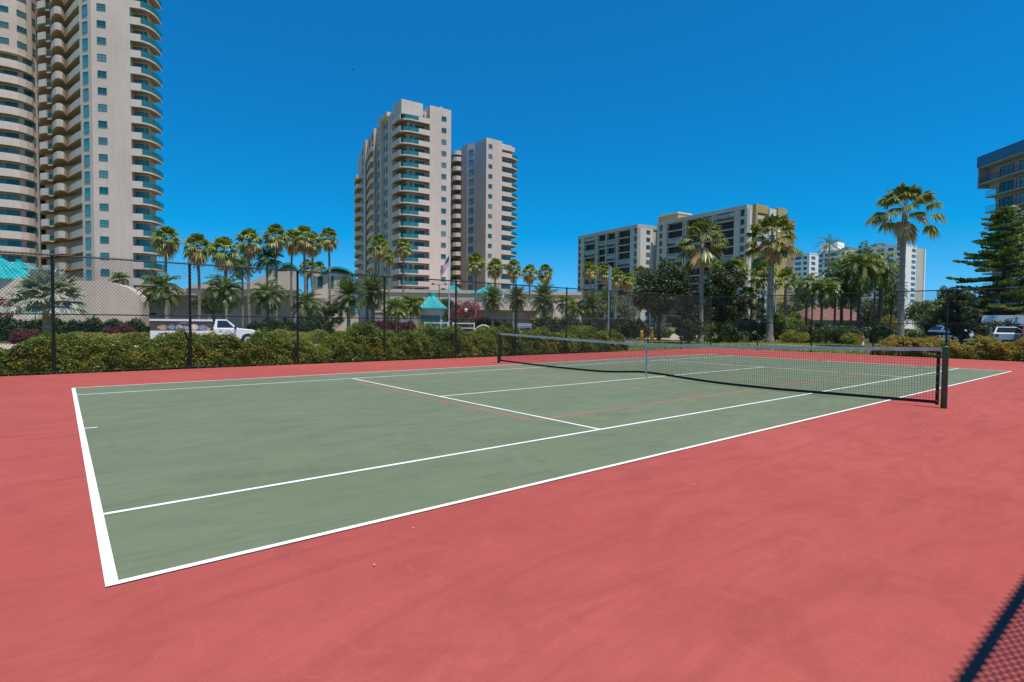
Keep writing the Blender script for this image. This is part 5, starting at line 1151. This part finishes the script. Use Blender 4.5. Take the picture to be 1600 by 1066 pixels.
# bougainvillea
x, y = W(730, 80); shrub('bougainvillea', x, y, 2.6, Z(730, 462, 80)-gz(x, y), 'crimson bougainvillea climbing the wall right of the flagpole', 'flowering shrub', M_BOUG, 3200, .16, nb=26)
x, y = W(4, 50); shrub('bougainvillea', x, y, 1.1, Z(4, 447, 50)-gz(x, y), 'crimson bougainvillea at the left edge under the teal roof', 'flowering shrub', M_BOUG, 1600, .12, nb=16)
# conifer
def conifer(px, D, py_top, half, label, seed=5):
    random.seed(seed); x, y = W(px, D); z0 = gz(x, y); H = Z(px, py_top, D)-z0; r_ = half/CF*D; root = empty('norfolk_pine', (x, y, z0), .3, label, 'conifer'); Q = []; t = MB()
    t.tube([(0, 0, -.3), (.1, 0, H*.5), (0, 0, H*.99)], [.26, .15, .02], 8); zc = 1.0; lv = 0
    while zc < H*.985:
        k = 7; rr = r_*(1-(zc/H))**.8*1.0+.45
        for i in range(k):
            a = i*2*pi/k+lv*.47+random.uniform(-.3, .3); B = rr*random.uniform(.45, 1.12); up = random.uniform(-.08, .2); pts = []; z1 = zc+random.uniform(-.22, .22)
            zf_ = lambda q: z1+B*(up*q-.10*q*q+.22*max(0, q-.65))
            for s_ in range(6): q = s_/5; pts.append(np.array([cos(a)*B*q, sin(a)*B*q, zf_(q)]))
            t.tube(pts, [.05, .04, .03, .02, .015, .008], 4, caps=False)
            for _ in range(int(50*B)+24):                    # flat feathery sprays along the limb
                q = random.uniform(.12, 1.03)**.8; lat = random.gauss(0, 1)*.17*(.4+.9*sin(pi*min(1, q*.9)))*min(1.6, B)*.9
                p = np.array([cos(a)*B*q-sin(a)*lat, sin(a)*B*q+cos(a)*lat, zf_(q)+random.uniform(-.05, .10)]); aa = a+random.uniform(-1., 1.); L_ = random.uniform(.16, .36)
                d = np.array([cos(aa), sin(aa), random.uniform(.1, .8)])*L_; wv = np.array([-sin(aa), cos(aa), 0])*.06+np.array([0, 0, .05]); Q.append([p, p+d*.5+wv, p+d, p+d*.5-wv])
        zc += .5+.2*random.random(); lv += 1
    link('foliage', quads_mesh('foliage', np.array(Q), M_PINE), root); t.build('trunk', M_TRUNKD, root, True); return root
conifer(1566, 54, 318, 92, 'tiered dark conifer standing before the blue-roofed building at right')

# ================= hedges
hh = lambda h0, h1, am=.1, f=9: (lambda t: h0+(h1-h0)*t+am*sin(t*f))
random.seed(3)
HG = 'reddish-green hedge clumps along the left fence'
hedge('hedge', (-9.0, 16.1), (-1.2, 16.1), 1.6, hh(.95, .95), 'reddish-green hedge clump continuing out of the left edge of the photo', M_HED, 14000, .068, z=-.06, group=HG)
hedge('hedge', (-1.3, 16.1), (1.7, 16.2), 1.6, hh(.92, 1.0, .04), 'low hedge clump at the leftmost fence post, under the silver palm', M_HED, 9000, .066, z=-.06, group=HG)
hedge('hedge', (1.6, 16.1), (4.6, 16.1), 1.6, hh(1.04, 1.08, .03), 'hedge clump hiding the lower half of the white truck', M_HED, 9000, .066, z=-.06, group=HG)
hedge('hedge', (4.5, 16.1), (7.0, 16.1), 1.6, hh(1.0, .92, .08), 'orange-tipped hedge clump right of the white truck, ending at a dip', M_HED, 7500, .066, z=-.06, group=HG)
hedge('hedge', (6.85, 16.3), (7.6, 16.3), 1.2, .62, 'low piece of hedge in the dip between the taller clumps', M_HED, 1800, .066, z=-.06, group=HG)
hedge('hedge', (7.45, 16.3), (12.0, 16.3), 2.0, hh(1.22, 1.30, .06), 'tall dense hedge clump right of the dip, before the date palms', M_HED, 15000, .066, z=-.06, group=HG)
hedge('hedge', (11.9, 16.3), (16.2, 16.3), 2.0, hh(1.30, 1.18, .05), 'tall hedge clump behind the far net post below the guard booth', M_HED, 13000, .066, z=-.06, group=HG)
hedge('hedge', (16.1, 16.3), (19.9, 16.3), 2.0, hh(1.08, 1.05, .05), 'hedge clump right of the far net post, below the bench', M_HED, 10500, .066, z=-.06, group=HG)
hedge('hedge', (19.8, 16.3), (23.3, 16.3), 2.2, hh(1.12, 1.2, .07, 6), 'last hedge clump at the right end, before the open lawn', M_HED, 10500, .066, z=-.06, group=HG)
HO = 'orange-flowering hedge clumps beyond the far fence'
hedge('flowering_hedge', (32.4, 6.7), (33.0, 3.2), 1.8, hh(.85, 1.0, .05), 'orange-flowering hedge clump between the tallest fan palm and the near net post', M_HORG, 9000, .085, z=-.06, group=HO)
hedge('flowering_hedge', (32.9, 3.3), (32.9, -.5), 1.8, hh(.95, 1.05, .06), 'orange-flowering hedge clump just right of the near net post', M_HORG, 10500, .085, z=-.06, group=HO)
hedge('flowering_hedge', (32.9, -.4), (32.6, -5), 1.8, hh(1.05, 1.0, .06), 'orange-flowering hedge clump cut by the right edge of the photo', M_HORG, 12000, .085, z=-.06, group=HO)
def hpx(name, a, Da, b, Db, wid, pyt, label, m, n, leaf, rough=.2):
    A, B = W(a, Da), W(b, Db); z = gz(*A); h = Z((a+b)/2, pyt, (Da+Db)/2)-z; return hedge(name, A, B, wid, h, label, m, n, leaf, z=z, rough=rough)
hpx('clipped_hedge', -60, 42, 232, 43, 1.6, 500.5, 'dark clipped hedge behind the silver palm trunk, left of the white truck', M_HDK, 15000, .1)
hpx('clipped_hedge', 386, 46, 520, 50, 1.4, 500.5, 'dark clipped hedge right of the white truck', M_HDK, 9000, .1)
hpx('yellow_hedge', 86, 39, 236, 39.6, 1.3, 520, 'low yellow-green hedge before the dark hedge, left of the white truck', M_YEL, 5000, .08, .13)
hpx('yellow_hedge', 388, 42.6, 516, 45, 1.2, 517, 'low yellow-green hedge right of the white truck', M_YEL, 5000, .08, .13)
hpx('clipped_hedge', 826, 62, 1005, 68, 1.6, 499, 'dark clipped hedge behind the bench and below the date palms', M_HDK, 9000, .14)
hpx('lime_hedge', 826, 70, 900, 74, 1.4, 494.5, 'bright strip of lime hedge on top of the dark hedge below the date palms', M_YEL, 2600, .12)
hpx('purple_hedge', 162, 40.4, 218, 40.4, .9, 511, 'low purple-red hedge strip in front of the dark hedge', M_PURP, 1500, .09, .13)
hpx('purple_hedge', 560, 64, 650, 66, 1.0, 500, 'low reddish planting under the date palms by the low beige wall', M_PURP, 1500, .12, .15)
hpx('clipped_hedge', 704, 66, 800, 68, 1.2, 500, 'olive hedge behind the white railing right of the flagpole', M_BUSH, 3500, .13)
hpx('clipped_hedge', 1366, 47, 1412, 47, 1.4, 508, 'square green hedge beside the tallest fan palm trunk', M_BUSH, 3000, .12)
for i, (px, D, r_, pyt, m, n, lab, cat) in enumerate([(38, 40.2, .9, 515, M_PURP, 900, 'dark purple shrub left of the silver palm trunk', 'shrub'), (1000, 74, 1.8, 508, M_PURP, 1200, 'reddish shrub bed beyond the driveway', 'shrub'), (1034, 72, 1.6, 509, M_BUSH, 1200, 'green shrub bed beyond the driveway', 'shrub'),
        (1150, 50, 1.5, 496, M_BUSH, 1500, 'leafy green bush between the first two big trunks', 'bush'), (1120, 52, 1.3, 502, M_LIME, 1000, 'pale green bush at the foot of the dark tree', 'bush'), (1180, 51, 1.2, 500, M_BUSH, 1200, 'dark green bush touching the thick grey trunk', 'bush'),
        (1240, 47, 1.2, 516, M_HORG, 900, 'low orange-red flowering shrub at the edge of the lawn', 'flowering shrub'), (1262, 48, 1.3, 507, M_BUSH, 1100, 'green shrub before the brown-roofed house', 'shrub'), (1290, 47, 1.4, 507, M_BUSH, 1200, 'dark leafy shrub under the palm clump', 'shrub'),
        (1318, 46, 1.3, 508, M_BUSH, 1100, 'greyish shrub left of the fire hydrant', 'shrub'), (1330, 44, .8, 520, M_HORG, 600, 'small rusty shrub beside the fire hydrant', 'shrub'), (1366, 50, 1.3, 512, M_BUSH, 1000, 'green shrub right of the fire hydrant', 'shrub'), (1392, 66, 1.2, 485, M_HORG, 900, 'bright orange-yellow flowering shrub above the square hedge', 'flowering shrub'),
        (1420, 48, 1.6, 515, M_BUSH, 1300, 'dark green planting at the tallest palm trunk base', 'shrub'), (1550, 48, 1.2, 500, M_BUSH, 1000, 'leafy shrub before the white van', 'shrub'), (1578, 50, .9, 495, M_MAGN, 900, 'dark small shrub before the white van', 'shrub'), (488, 60, 1.6, 480, M_BUSH, 1400, 'leafy bush right of the small feathery palm', 'bush'), (1240, 60, 1.8, 486, M_LIME, 1800, 'light green broad bush left of the brown-roofed house', 'bush'), (1100, 72, 2.6, 470, M_BUSH, 2400, 'dark leafy mass behind the dark glossy trees', 'bush')]):
    x, y = W(px, D); shrub('shrub', x, y, r_, max(.4, Z(px, pyt, D)-gz(x, y)), lab, cat, m, n*2, .12 if D < 60 else .17, nb=16)

# leaf litter along the court edge
random.seed(11); Q = []
for _ in range(420):
    x = random.uniform(-6, 30); y = 14.85-abs(random.gauss(0, .22)); a = random.random()*6.28; s_ = random.uniform(.012, .035); z_ = .012+random.random()*.01
    Q.append([(x, y, z_), (x+cos(a)*s_, y+sin(a)*s_, z_+.006), (x+cos(a)*s_*1.6-sin(a)*s_*.5, y+sin(a)*s_*1.6+cos(a)*s_*.5, z_), (x-sin(a)*s_*.6, y+cos(a)*s_*.6, z_+.002)])
for _ in range(90):
    x = random.uniform(0, 24); y = random.uniform(-3.5, 14); a = random.random()*6.28; s_ = random.uniform(.008, .02); z_ = .012
    Q.append([(x, y, z_), (x+cos(a)*s_, y+sin(a)*s_, z_+.004), (x+cos(a)*s_*1.6-sin(a)*s_*.5, y+sin(a)*s_*1.6+cos(a)*s_*.5, z_), (x-sin(a)*s_*.6, y+cos(a)*s_*.6, z_)])
o = link('leaf_litter', quads_mesh('leaf_litter', np.array(Q), M_DEAD)); tag(o, 'small dry leaves and specks scattered on the court and along its edge', 'leaf litter', kind='stuff')
# lawn grass near the far fence
Q = []
N = 26000; gx = rng.uniform(23.5, 60, N); gy = rng.uniform(15.2, 34, N); ok = np.ones(N, bool)
gx2 = rng.uniform(31.3, 62, N); gy2 = rng.uniform(-6, 15.5, N); GX = np.concatenate([gx, gx2]); GY = np.concatenate([gy, gy2]); a = rng.uniform(0, 6.28, 2*N); hgt = rng.uniform(.03, .09, 2*N); GZz = np.array([gz(0, v) for v in GY])-.035
w_ = rng.uniform(.02, .05, 2*N); dx, dy = np.cos(a)*w_, np.sin(a)*w_; lx, ly = -np.sin(a)*hgt*.5, np.cos(a)*hgt*.5
Q = np.stack([np.stack([GX-dx, GY-dy, GZz], 1), np.stack([GX+dx, GY+dy, GZz], 1), np.stack([GX+dx*.2+lx, GY+dy*.2+ly, GZz+hgt], 1), np.stack([GX-dx*.2+lx, GY-dy*.2+ly, GZz+hgt*.9], 1)], 1)
M_GRB = leafmat('grass_blade', [(0, (.13, .16, .025)), (.5, (.23, .25, .05)), (1, (.42, .38, .13))], .6, .3, .4)
o = link('grass', quads_mesh('grass', Q, M_GRB)); tag(o, 'short sunlit lawn grass beyond the fences', 'grass', kind='stuff')
print('faces', sum(len(o.data.polygons) for o in bpy.data.objects if o.type == 'MESH'), 'objects', len(bpy.data.objects))
